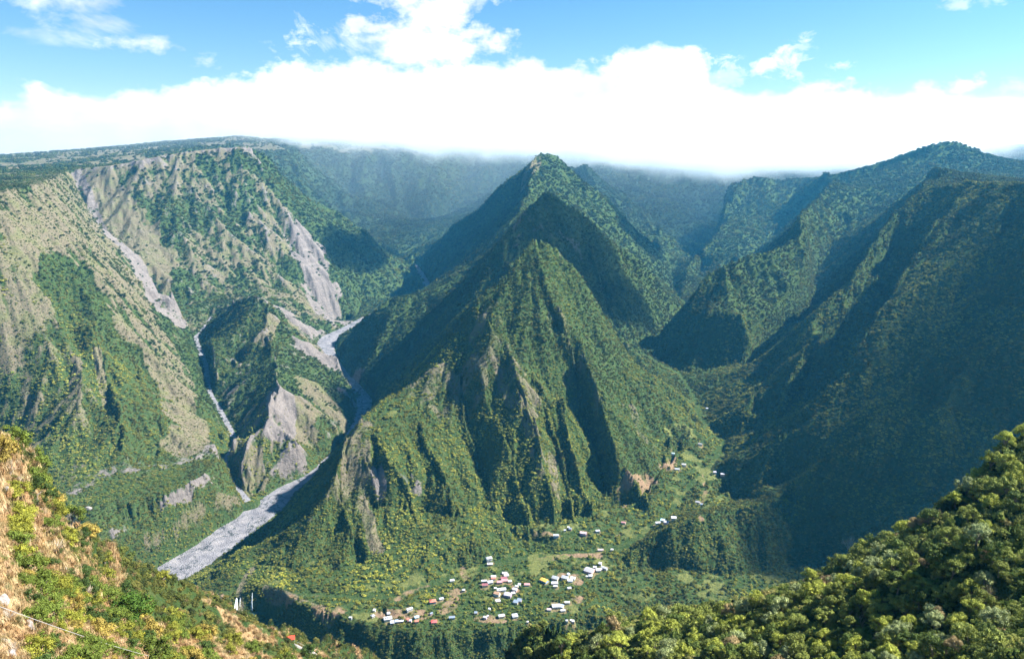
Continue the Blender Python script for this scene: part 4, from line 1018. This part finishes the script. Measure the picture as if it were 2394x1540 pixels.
for h, (p, w) in zip(HOUSES, HPOS):
    U_, V_, wp, asp, rot, colr, form, lab = h
    lx = max(2.3, w*0.82); ly = max(2.2, lx*asp*1.15); zt = 2.5+hr.uniform(0, 0.7)+(0.4 if lx > 9 else 0)
    rise = min(2.6, ly*0.26)+0.25; over = 0.35+0.02*lx
    nm = 'house' if lx > 7 else ('cottage' if lx > 4.6 else 'shed')
    g = max(hz(p[0]+dx, p[1]+dy) for dx in (-lx/3, 0, lx/3) for dy in (-ly/3, 0, ly/3))
    t = empty(nm, (p[0], p[1], g), math.radians(rot)-math.atan2(p[0], p[1]))
    tag(t, lab, 'house' if nm == 'house' else nm, 'buildings of the mountain village')
    wm = WALLM[hr.choice([0, 1, 1, 2, 3, 4, 5])]
    part('walls', walls_mesh(form, lx, ly, zt, rise, wm), t)
    part('roof', roof_mesh(form, lx, ly, zt, rise, over, ROOFM[colr]), t)
    part('door', bxm('door', -0.45, 0.45, -ly/2-0.05, -ly/2+0.02, 0, 2.0, M_DOOR), t)
    if lx > 4.6:
        for sx in (-0.3, 0.3): part('window', bxm('window', sx*lx-0.5, sx*lx+0.5, -ly/2-0.04, -ly/2+0.02, 0.9, 1.9, M_GLASS), t)
    if 'skylight' in lab:
        sl = rise/(ly/2+over) if form == 'gable' else rise*0.7/(ly+2*over)
        for k in range(3 if 'row' in lab else (1 if 'one' in lab else 2)):
            cx = (-0.28+0.22*k)*lx; y0, y1 = -ly*0.36, -ly*0.12
            zf = (lambda yy: zt+(yy+ly/2+over)*sl+0.03); q = 0.07*lx
            me = mesh_from('skylight', [(cx-q,y0,zf(y0)),(cx+q,y0,zf(y0)),(cx+q,y1,zf(y1)),(cx-q,y1,zf(y1)),(cx-q,y0,zf(y0)+.06),(cx+q,y0,zf(y0)+.06),(cx+q,y1,zf(y1)+.06),(cx-q,y1,zf(y1)+.06)], [(4,5,6,7),(0,1,5,4),(1,2,6,5),(2,3,7,6),(3,0,4,7)], [M_GLASS])
            part('skylight', me, t)
# --- hut with a red roof on the left slope
p = hit(679, 1499); D_ = math.dist(p, (0, 0, CZ)); q = D_/F
hut = tag(empty('hut', (p[0], p[1], p[2]+0.2), math.radians(14)), 'small open hut with a vivid red roof on the left foreground slope', 'hut')
hl = 16*q; hd = 10*q
part('roof', roof_mesh('shed', hl, hd, 1.9, 1.1, 0.25, M_RED), hut)
part('walls', walls_mesh('shed', hl, hd, 1.9, 1.1, simple_mat('green_wall', (0.22, 0.36, 0.26), 0.8, 0.3, 1.0)), hut)
part('door', bxm('door', -0.4, 0.4, -hd/2-0.05, -hd/2+0.02, 0, 1.7, M_DOOR), hut)
pts_ = [hit(u, v) for u, v in ((690, 1508), (703, 1514), (715, 1520), (728, 1524), (740, 1530))]
V, Fc = [], []
for k, (a, b_) in enumerate(zip(pts_[:-1], pts_[1:])):
    d = np.array(b_[:2])-np.array(a[:2]); L_ = np.linalg.norm(d); d /= L_+1e-6; nrm = np.array((-d[1], d[0]))
    for st in range(5):
        c0 = np.array(a[:2])+d*L_*st/5; c1 = np.array(a[:2])+d*L_*(st+1)/5; zz = a[2]+(b_[2]-a[2])*(st+0.5)/5+0.5; b0 = len(V)
        for (cc, sg, dz) in ((c0, -1, -2), (c0, 1, -2), (c1, 1, -2), (c1, -1, -2), (c0, -1, 0), (c0, 1, 0), (c1, 1, 0), (c1, -1, 0)): V.append((*(cc+nrm*sg*1.1), zz+dz))
        Fc += [tuple(b0+i for i in f) for f in ((4,5,6,7),(0,1,5,4),(1,2,6,5),(2,3,7,6),(3,0,4,7))]
st_ = empty('staircase', (0, 0, 0)); tag(st_, 'grey concrete steps running down from the red-roofed hut', 'stairs')
part('steps', mesh_from('steps', V, Fc, [M_CONC]), st_)
V, Fc = [], []
tube(V, Fc, [(a[0]+1.3, a[1]+0.6, a[2]+1.5) for a in pts_], [0.06]*5, 5)
for a in pts_: tube(V, Fc, [(a[0]+1.3, a[1]+0.6, a[2]-0.5), (a[0]+1.3, a[1]+0.6, a[2]+1.5)], [0.06, 0.06], 5)
part('railing', mesh_from('railing', V, Fc, [simple_mat('rail_metal', (0.25, 0.33, 0.30), 0.5)]), st_)
# --- waterfalls
mw, nt, b = new_mat('falling_water'); b.inputs['Roughness'].default_value = 0.4
f = noise(nt, 0.8, 5, 0.7, nn(nt, 'ShaderNodeTexCoord').outputs['Object'])
nt.links.new(ramp(nt, f, [(0.35, (0.45, 0.55, 0.62)), (0.6, (0.85, 0.88, 0.9))]), b.inputs['Base Color'])
def fall(u, vt, vb, wt, wb, label, strands, seed):
    r_ = random.Random(seed); a = ray(u, vt)
    base = hit(u, vb); top = np.array(PY(u, vt, base[1]+4)); bot = np.array(PY(u, vb, base[1]-2))
    V, Fc = [], []
    for k in range(strands):
        o0 = r_.uniform(-wt, wt); o1 = r_.uniform(-wb, wb); e = r_.uniform(0.75, 1); pts = []
        for t_ in np.linspace(0, e, 9):
            q_ = top*(1-t_)+bot*t_; pts.append((q_[0]+o0*(1-t_)+o1*t_, q_[1]-3*t_**0.5+r_.uniform(-.3, .3), q_[2]))
        tube(V, Fc, pts, [0.18+0.28*t_ for t_ in np.linspace(0, 1, 9)], 5)
    o = bpy.data.objects.new('waterfall', mesh_from('waterfall', V, Fc, [mw], None, True)); sc.collection.objects.link(o)
    tag(o, label, 'waterfall'); return bot
pb = fall(590, 1385, 1427, 0.5, 2.0, 'tall white waterfall dropping in the shaded rock bowl below the village', 7, 1)
fall(553, 1398, 1422, 0.5, 1.6, 'thin left waterfall on the mossy rock beside the tall one', 3, 2)
fall(562, 1396, 1418, 0.3, 0.8, 'faint short trickle between the two waterfalls', 2, 3)
mp_, nt, b = new_mat('pool_water'); b.inputs['Base Color'].default_value = (0.02, 0.07, 0.075, 1); b.inputs['Roughness'].default_value = 0.12; b.inputs['Specular IOR Level'].default_value = 0.5
bump(nt, b, noise(nt, 0.6, 4, 0.6, nn(nt, 'ShaderNodeNewGeometry').outputs['Position']), 0.2)
V = [(pb[0]-4+math.cos(t)*17*(1+0.2*math.sin(3*t)), pb[1]-8+math.sin(t)*11*(1+0.15*math.cos(2*t)), 0) for t in np.linspace(0, 6.2832, 29)[:-1]]
zp = np.median([hz(v_[0], v_[1]) for v_ in V])+0.6; V = [(a, b_, zp) for a, b_, _ in V]
o = bpy.data.objects.new('pool_water', mesh_from('pool_water', V, [tuple(range(28))], [mp_])); sc.collection.objects.link(o); o['kind'] = 'structure'
# --- boulders and outcrops on the left slope
M_STONE = simple_mat('pale_rock', (0.27, 0.245, 0.23), 0.9, 0.6, 2.5)
ROCKS = [(45,1235,22,'tall pale outcrop leaning on the upper left slope'),(60,1275,16,'white broken rock just below the tall outcrop'),(3,1410,22,'pale boulder cut by the left edge of the picture halfway down'),(90,1490,0,''),
 (70,1465,16,'pointed pale rock standing among straw near the lower left'),(5,1500,18,'big whitish rock in the bottom left corner area'),(165,1240,12,'small grey rock under the bushes on the upper slope'),(150,1330,10,'low pale rock in the straw in the middle of the left slope'),
 (205,1190,10,'small pale stone near the crest of the left slope'),(278,1380,8,'flat grey stone beside green bushes on the left slope'),(25,1560,20,'rock at the very bottom left edge'),(340,1480,7,'small whitish stone in the grass right of the dark round bush'),
 (12,1150,12,'pale rock at the left edge below the crest'),(100,1400,8,'small pale stone in bare straw')]
k = 0
for u, v, sz, lab in ROCKS:
    if not sz: continue
    if v > 1535: v = 1532
    p = hit(u, v); r_ = sz*math.dist(p, (0, 0, CZ))/F*0.8; me = rockmesh('boulder', [M_STONE], 40+k); k += 1
    o = bpy.data.objects.new('boulder', me); sc.collection.objects.link(o); o.location = (p[0], p[1], p[2]); o.scale = (r_*0.8, r_*0.7, r_*1.15); o.rotation_euler = (0.2*k, 0.1, k)
    tag(o, lab, 'rock')
# --- bigger shrubs and trees, each its own
def spaced(cand, need, sep):
    out = []; cell_ = {}
    for c in cand:
        kx, ky = int(c[0]//12), int(c[1]//12); rr_ = c[3]*sep; ok = True
        for a in (-1, 0, 1):
            for b_ in (-1, 0, 1):
                for o_ in cell_.get((kx+a, ky+b_), ()):
                    if (o_[0]-c[0])**2+(o_[1]-c[1])**2 < (rr_+o_[3]*sep)**2*0.25*4*0.25*2.2: ok = False
        if ok: cell_.setdefault((kx, ky), []).append(c); out.append(c)
        if len(out) >= need: break
    return out
def project(x, y, z):
    z = z-CZ; dz = -(y*cT-z*sT); yy = y*sT+z*cT
    return CU+F*x/(-dz), CV-F*yy/(-dz)
rt = random.Random(21)
KEEP = [(hut.location.x, hut.location.y, 7)]+[(a[0], a[1], 4) for a in pts_]
for q_ in range(1, 9): KEEP.append((hut.location.x*(1-0.012*q_), hut.location.y*(1-0.012*q_), 4))
TREES = []
for k in range(6):
    V, Fc = leafball(rt, 3600, 0.04, 30+4*(k % 3), 0.78+0.08*(k % 3), spread=0.9, lr=(0.11, 0.32)); crown_me = mesh_from('crown', V, Fc, [M_LEAFO])
    V, Fc = [], []
    tube(V, Fc, [(0, 0, -1.3), (0.03, 0.02, -0.7), (0.0, 0.05, -0.1), (0.02, 0.0, 0.35)], [0.11, 0.08, 0.06, 0.02], 7)
    for _ in range(7):
        a = rt.uniform(0, 6.28); e = rt.uniform(0.35, 1.2); l = rt.uniform(0.55, 0.85); d = np.array((math.cos(a)*math.cos(e), math.sin(a)*math.cos(e), math.sin(e)*0.7))*l
        z0 = rt.uniform(-0.6, 0); tube(V, Fc, [(0.01, 0.03, z0), tuple(d*0.5+np.array((0, 0, z0*0.5))), tuple(d)], [0.045, 0.03, 0.008], 5)
    TREES.append((crown_me, mesh_from('trunk', V, Fc, [M_BARK])))
TC = [('olive-green', (0.17, 0.20, 0.045), 5), ('dark green', (0.08, 0.115, 0.026), 3), ('bright yellow-green', (0.26, 0.29, 0.05), 4), ('pale grey-green', (0.23, 0.27, 0.12), 2), ('brownish', (0.26, 0.20, 0.10), 0.4)]
def crest_v(u):
    xs = [800, 1160, 1300, 1500, 1600, 1700, 1800, 2000, 2200, 2394]; ys = [1600, 1532, 1475, 1418, 1395, 1375, 1345, 1268, 1135, 988]
    return float(np.interp(u, xs, ys))
def plant_trees(mask, n, rfun, sep, where, name, cat, group, cols, models, lift, seed, rmax):
    r_ = random.Random(seed)
    vis = (ev >= run-1e-4) & (np.abs(TH) < math.radians(35.5)) & mask & (RR > 55) & (RR < rmax)
    I, J = np.nonzero(vis); pk = RS.permutation(len(I))[:60000]; I, J = I[pk], J[pk]
    wgt = area[I, J]/(RR[I, J]**2.0); keep = RS.uniform(0, 1, len(I)) < wgt/np.percentile(wgt, 97); I, J = I[keep], J[keep]
    cand = []
    for i_, j_ in zip(I, J):
        u, v = project(X[i_, j_], Y[i_, j_], H[i_, j_])
        if -30 < u < 2424 and v < 1600: cand.append((X[i_, j_], Y[i_, j_], H[i_, j_], rfun(RR[i_, j_])*r_.uniform(0.6, 1.35), u, v))
    cand = [c for c in cand if all((c[0]-kx)**2+(c[1]-ky)**2 > (kr+c[3])**2 for kx, ky, kr in KEEP)]
    cand = spaced(cand, 100000, sep); cand.sort(key=lambda c: -c[3]/math.hypot(c[0], c[1], c[2]-CZ)); cand = cand[:n]
    for (x_, y_, z_, r0, u, v) in cand:
        cn, cc, _ = cols[r_.choices(range(len(cols)), [c[2] for c in cols])[0]]
        t = empty(name, (x_, y_, z_+r0*lift), r_.uniform(0, 6.28)); t.scale = (r0, r0, r0*r_.uniform(0.85, 1.15))
        cm, tm = models[r_.randrange(len(models))]
        c = part('crown', cm, t); vv = r_.uniform(0.85, 1.2); vv *= 1.12; c.color = (cc[0]*vv, cc[1]*vv, cc[2]*vv, 1)
        part('trunk', tm, t)
        tag(t, where(cn, u, v, r0), cat, group)
    print(name, len(cand)); return [(c[0], c[1], c[3]) for c in cand]
def where_r(cn, u, v, r0):
    d = v-crest_v(u)
    a = ['on the crest', 'just below the crest', 'a third down', 'halfway down', 'low down', 'at the foot'][int(min(5, max(0, d/75)))]
    b_ = ['at the left tip', 'left end', 'left part', 'middle', 'right part', 'far right', 'right edge'][int(min(6, max(0, (u-1150)/178)))]
    sz = 'small ' if r0 < 2.0 else ('tall ' if r0 > 3.2 else '')
    return f"{sz}{cn} tree {a} of the right-hand slope, {b_}"
gotR = plant_trees(FGR, 290, lambda r: min(3.5, 1.3+r*0.006), 0.55, where_r, 'tree', 'tree', 'trees on the right foreground slope', TC, TREES, 0.75, 31, 700)
LC = [('yellow-green', (0.15, 0.155, 0.022), 4), ('fresh green', (0.08, 0.11, 0.018), 5), ('dark green', (0.035, 0.06, 0.014), 3), ('golden', (0.22, 0.17, 0.04), 1.2)]
def where_l(cn, u, v, r0):
    a = ['left edge', 'left part', 'left of middle', 'middle', 'right of middle', 'right part', 'right tip'][int(min(6, max(0, u/120)))]
    b_ = ['near the top', 'in the upper part', 'a third down', 'halfway down', 'in the lower part', 'at the bottom'][int(min(5, max(0, (v-1000)/90)))]
    sz = 'small ' if r0 < 1.7 else ('big ' if r0 > 2.7 else '')
    return f"{sz}{cn} bush {b_} of the left foreground slope, {a}"
gotL = plant_trees(FGL, 170, lambda r: min(3.8, 0.9+r*0.0115), 1.05, where_l, 'bush', 'bush', 'bushes on the left foreground slope', LC, TREES, 0.25, 33, 620)
# the one big dark round bush
p = hit(310, 1440); t = empty('bush', (p[0], p[1], p[2]+1.6), 0.4); s_ = 46*math.dist(p, (0, 0, CZ))/F; t.scale = (s_, s_*0.8, s_*0.75)
c = part('crown', TREES[2][0], t); c.color = (0.05, 0.10, 0.014, 1); part('trunk', TREES[2][1], t)
tag(t, 'largest dark green rounded bush, standing alone in the straw-coloured grass', 'bush')
# --- leafless shrubs
M_TWIG = simple_mat('bleached_twigs', (0.45, 0.38, 0.30), 0.9, 0.3, 2.0)
BS = [(20,1110,'bare grey shrub at the left edge under the crest'),(40,1140,'bleached bare shrub on the upper left slope'),(130,1290,'bare twiggy shrub beside the small grey rock'),(60,1340,'bare pinkish shrub left of the middle of the slope'),(20,1450,'large bare shrub at the left edge near the wire'),
 (205,1395,'bare shrub leaning right in the straw'),(30,1530,'bare dark shrub in the bottom left corner'),(1990,1300,'leafless grey tree on the crest of the right slope'),(2310,1400,'dead pale branches among the trees at the far right'),(2010,1470,'small dead tree in the gap halfway up the right slope')]
for q_, (u, v, lab) in enumerate(BS):
    if u == 1990: u, v = 1985, 1283
    p = hit(u, v); r_ = random.Random(60+q_); s_ = math.dist(p, (0, 0, CZ))/F*26; V, Fc = [], []
    for _ in range(22):
        a = r_.uniform(0, 6.28); e = r_.uniform(0.5, 1.5); l = r_.uniform(0.5, 1.1); d = np.array((math.cos(a)*math.cos(e), math.sin(a)*math.cos(e), math.sin(e)))*l
        mid = tuple(d*0.45+np.array((r_.uniform(-.08, .08), r_.uniform(-.08, .08), 0))); tube(V, Fc, [(0, 0, -0.3), mid, tuple(d)], [0.028, 0.018, 0.004], 4)
        for _ in range(3):
            e2 = d+np.array([r_.uniform(-.25, .25) for _ in range(3)]); tube(V, Fc, [mid, tuple(e2)], [0.012, 0.003], 3)
    t = empty('bare_shrub' if u < 1000 else 'dead_tree', p, 0); t.scale = (s_, s_, s_); part('branches', mesh_from('branches', V, Fc, [M_TWIG]), t)
    tag(t, lab, 'shrub' if u < 1000 else 'dead tree')
# --- thin overhead cable in the left foreground
a = np.array(PY(-60, 1395, 62)); b_ = np.array(PY(560, 1560, 190)); V, Fc = [], []
tube(V, Fc, [tuple(a*(1-t_)+b_*t_-np.array((0, 0, 10*t_*(1-t_)))) for t_ in np.linspace(0, 1, 24)], [0.03]*24, 4)
o = bpy.data.objects.new('cable', mesh_from('cable', V, Fc, [simple_mat('cable_steel', (0.35, 0.34, 0.33), 0.5)])); sc.collection.objects.link(o)
tag(o, 'thin grey cable stretched over the straw-coloured slope at lower left', 'cable')
print("things", round(time.time()-T0, 1))

# ------------------------------------------------------------------ air
def box(name, x0, x1, y0, y1, z0, z1):
    V = [(x, y, z) for x in (x0, x1) for y in (y0, y1) for z in (z0, z1)]
    Fc = [(0,1,3,2),(4,6,7,5),(0,4,5,1),(2,3,7,6),(0,2,6,4),(1,5,7,3)]
    me = bpy.data.meshes.new(name); me.from_pydata(V, [], Fc); o = bpy.data.objects.new(name, me); sc.collection.objects.link(o); return o
hzb = box('haze', -11500, 11500, -300, 12800, float(H.min())-1.0, 1260)
hm = bpy.data.materials.new('haze_air'); hm.use_nodes = True; nt = hm.node_tree; nt.nodes.clear()
o_ = nt.nodes.new('ShaderNodeOutputMaterial'); pv = nt.nodes.new('ShaderNodeVolumePrincipled')
pv.inputs['Color'].default_value = (0.09, 0.50, 0.92, 1); pv.inputs['Density'].default_value = 3.1e-5; pv.inputs['Anisotropy'].default_value = 0.25
nt.links.new(pv.outputs[0], o_.inputs['Volume']); hzb.data.materials.append(hm)
hzb['kind'] = 'stuff'; hzb['label'] = 'thin blue haze filling the valley'; hzb['category'] = 'haze'
# unseen clouds added to shade the right wall, rear summits and the cliff's green side
cm = bpy.data.materials.new('shade_cloud_vapour'); cm.use_nodes = True; nt = cm.node_tree; nt.nodes.clear()
o_ = nt.nodes.new('ShaderNodeOutputMaterial'); pv2 = nt.nodes.new('ShaderNodeVolumePrincipled'); pv2.inputs['Color'].default_value = (0.98, 0.98, 0.99, 1); pv2.inputs['Density'].default_value = 0.011; pv2.inputs['Anisotropy'].default_value = 0.4
nt.links.new(pv2.outputs[0], o_.inputs['Volume'])
SV = (math.cos(SUN_EL)*math.sin(SUN_AZ), math.cos(SUN_EL)*math.cos(SUN_AZ), math.sin(SUN_EL))
for k, (gx_, gy_, gz_, rx, ry, zc, lab) in enumerate([(250, 2600, 420, 430, 270, 1900, 'small unseen cloud added to shade the second summit'), (700, 4450, 400, 330, 480, 2300, 'unseen cloud added to shade the farthest summit'), (1170, 1510, 400, 310, 430, 1950, 'broad unseen cloud added to shade the right mountain wall'), (-830, 4600, 350, 300, 520, 2350, 'long unseen cloud shading the green side of the left cliff mountain')]):
    t_ = (zc-gz_)/SV[2]; bm = bmesh.new(); r_ = random.Random(90+k)
    for q in range(13):
        a = r_.uniform(0, 6.28); d_ = math.sqrt(r_.uniform(0, 1))*0.72; s_ = r_.uniform(0.28, 0.5)
        mt = __import__('mathutils').Matrix.Translation((rx*d_*math.cos(a), ry*d_*math.sin(a), r_.uniform(-20, 60)))
        ret = bmesh.ops.create_icosphere(bm, subdivisions=3, radius=1, matrix=mt@__import__('mathutils').Matrix.Diagonal((rx*s_, ry*s_, 95*s_*2, 1)))
        for v_ in ret['verts']:
            n_ = 1+0.25*math.sin(v_.co.x*0.031+q)*math.sin(v_.co.y*0.027+2*q); v_.co.z *= n_
    me = bpy.data.meshes.new('cloud'); bm.to_mesh(me); bm.free(); me.materials.append(cm)
    o = bpy.data.objects.new('cloud', me); sc.collection.objects.link(o); o.location = (gx_+SV[0]*t_, gy_+SV[1]*t_, zc)
    rm = o.modifiers.new('join', 'REMESH'); rm.mode = 'VOXEL'; rm.voxel_size = 16
    o['label'] = lab; o['category'] = 'cloud'; o['kind'] = 'stuff'
# mist hanging down from the cloud bank over the farthest crests
mb = box('mist', -6800, 7400, 4700, 12300, 140, 1255)
mm = bpy.data.materials.new('mist_air'); mm.use_nodes = True; nt = mm.node_tree; nt.nodes.clear()
o_ = nt.nodes.new('ShaderNodeOutputMaterial'); pv = nt.nodes.new('ShaderNodeVolumePrincipled')
pos = nt.nodes.new('ShaderNodeNewGeometry').outputs['Position']
mp = nt.nodes.new('ShaderNodeMapping'); mp.inputs['Scale'].default_value = (0.0017, 0.0012, 0.0024); nt.links.new(pos, mp.inputs[0])
f = noise(nt, 1.0, 5, 0.6, mp.outputs[0])
sp = nt.nodes.new('ShaderNodeSeparateXYZ'); nt.links.new(pos, sp.inputs[0])
# lower edge of the cloud as a function of x
fc = nt.nodes.new('ShaderNodeFloatCurve'); cv = fc.mapping.curves[0]
MB = [(-6700,1230),(-3300,1230),(-2500,1040),(-1800,900),(-900,835),(-400,800),(150,790),(800,715),(1350,625),(2000,570),(2700,600),(3400,700),(3900,800),(4400,920),(5400,1060),(7300,1100)]
while len(cv.points) < len(MB): cv.points.new(0.5, 0.5)
for q, (xx, zz) in zip(cv.points, MB): q.location = ((xx+6800)/14200, (zz-400)/900)
fc.mapping.update(); nt.links.new(mth(nt, 'MULTIPLY_ADD', sp.outputs[0], 1/14200, 6800/14200), fc.inputs['Value'])
zb = mth(nt, 'MULTIPLY_ADD', fc.outputs[0], 900, 400)
ed = mth(nt, 'SUBTRACT', sp.outputs[2], zb)
ed = mth(nt, 'ADD', ed, mth(nt, 'MULTIPLY', mth(nt, 'SUBTRACT', f, 0.5), 640))
ed = mth(nt, 'MULTIPLY', ed, 1/170.0, clamp=True)
yf = mth(nt, 'MULTIPLY_ADD', sp.outputs[1], 1/900.0, -5500/900.0, clamp=True)
ed = mth(nt, 'MULTIPLY', mth(nt, 'MULTIPLY', ed, ed), yf)
ed = mth(nt, 'MULTIPLY', ed, mth(nt, 'MULTIPLY_ADD', sp.outputs[2], -1/260.0, 1255/260.0, clamp=True))
nt.links.new(mth(nt, 'ADD', mth(nt, 'MULTIPLY', ed, 0.0042), mth(nt, 'MULTIPLY', mth(nt, 'MULTIPLY_ADD', sp.outputs[1], 1/2200.0, -4700/2200.0, clamp=True), 8.5e-5)), pv.inputs['Density'])
pv.inputs['Color'].default_value = (0.92, 0.97, 1, 1); pv.inputs['Anisotropy'].default_value = 0.3
nt.links.new(pv.outputs[0], o_.inputs['Volume']); mb.data.materials.append(mm)
mb['kind'] = 'stuff'; mb['label'] = 'white mist hanging from the cloud bank over the farthest crests'; mb['category'] = 'mist'
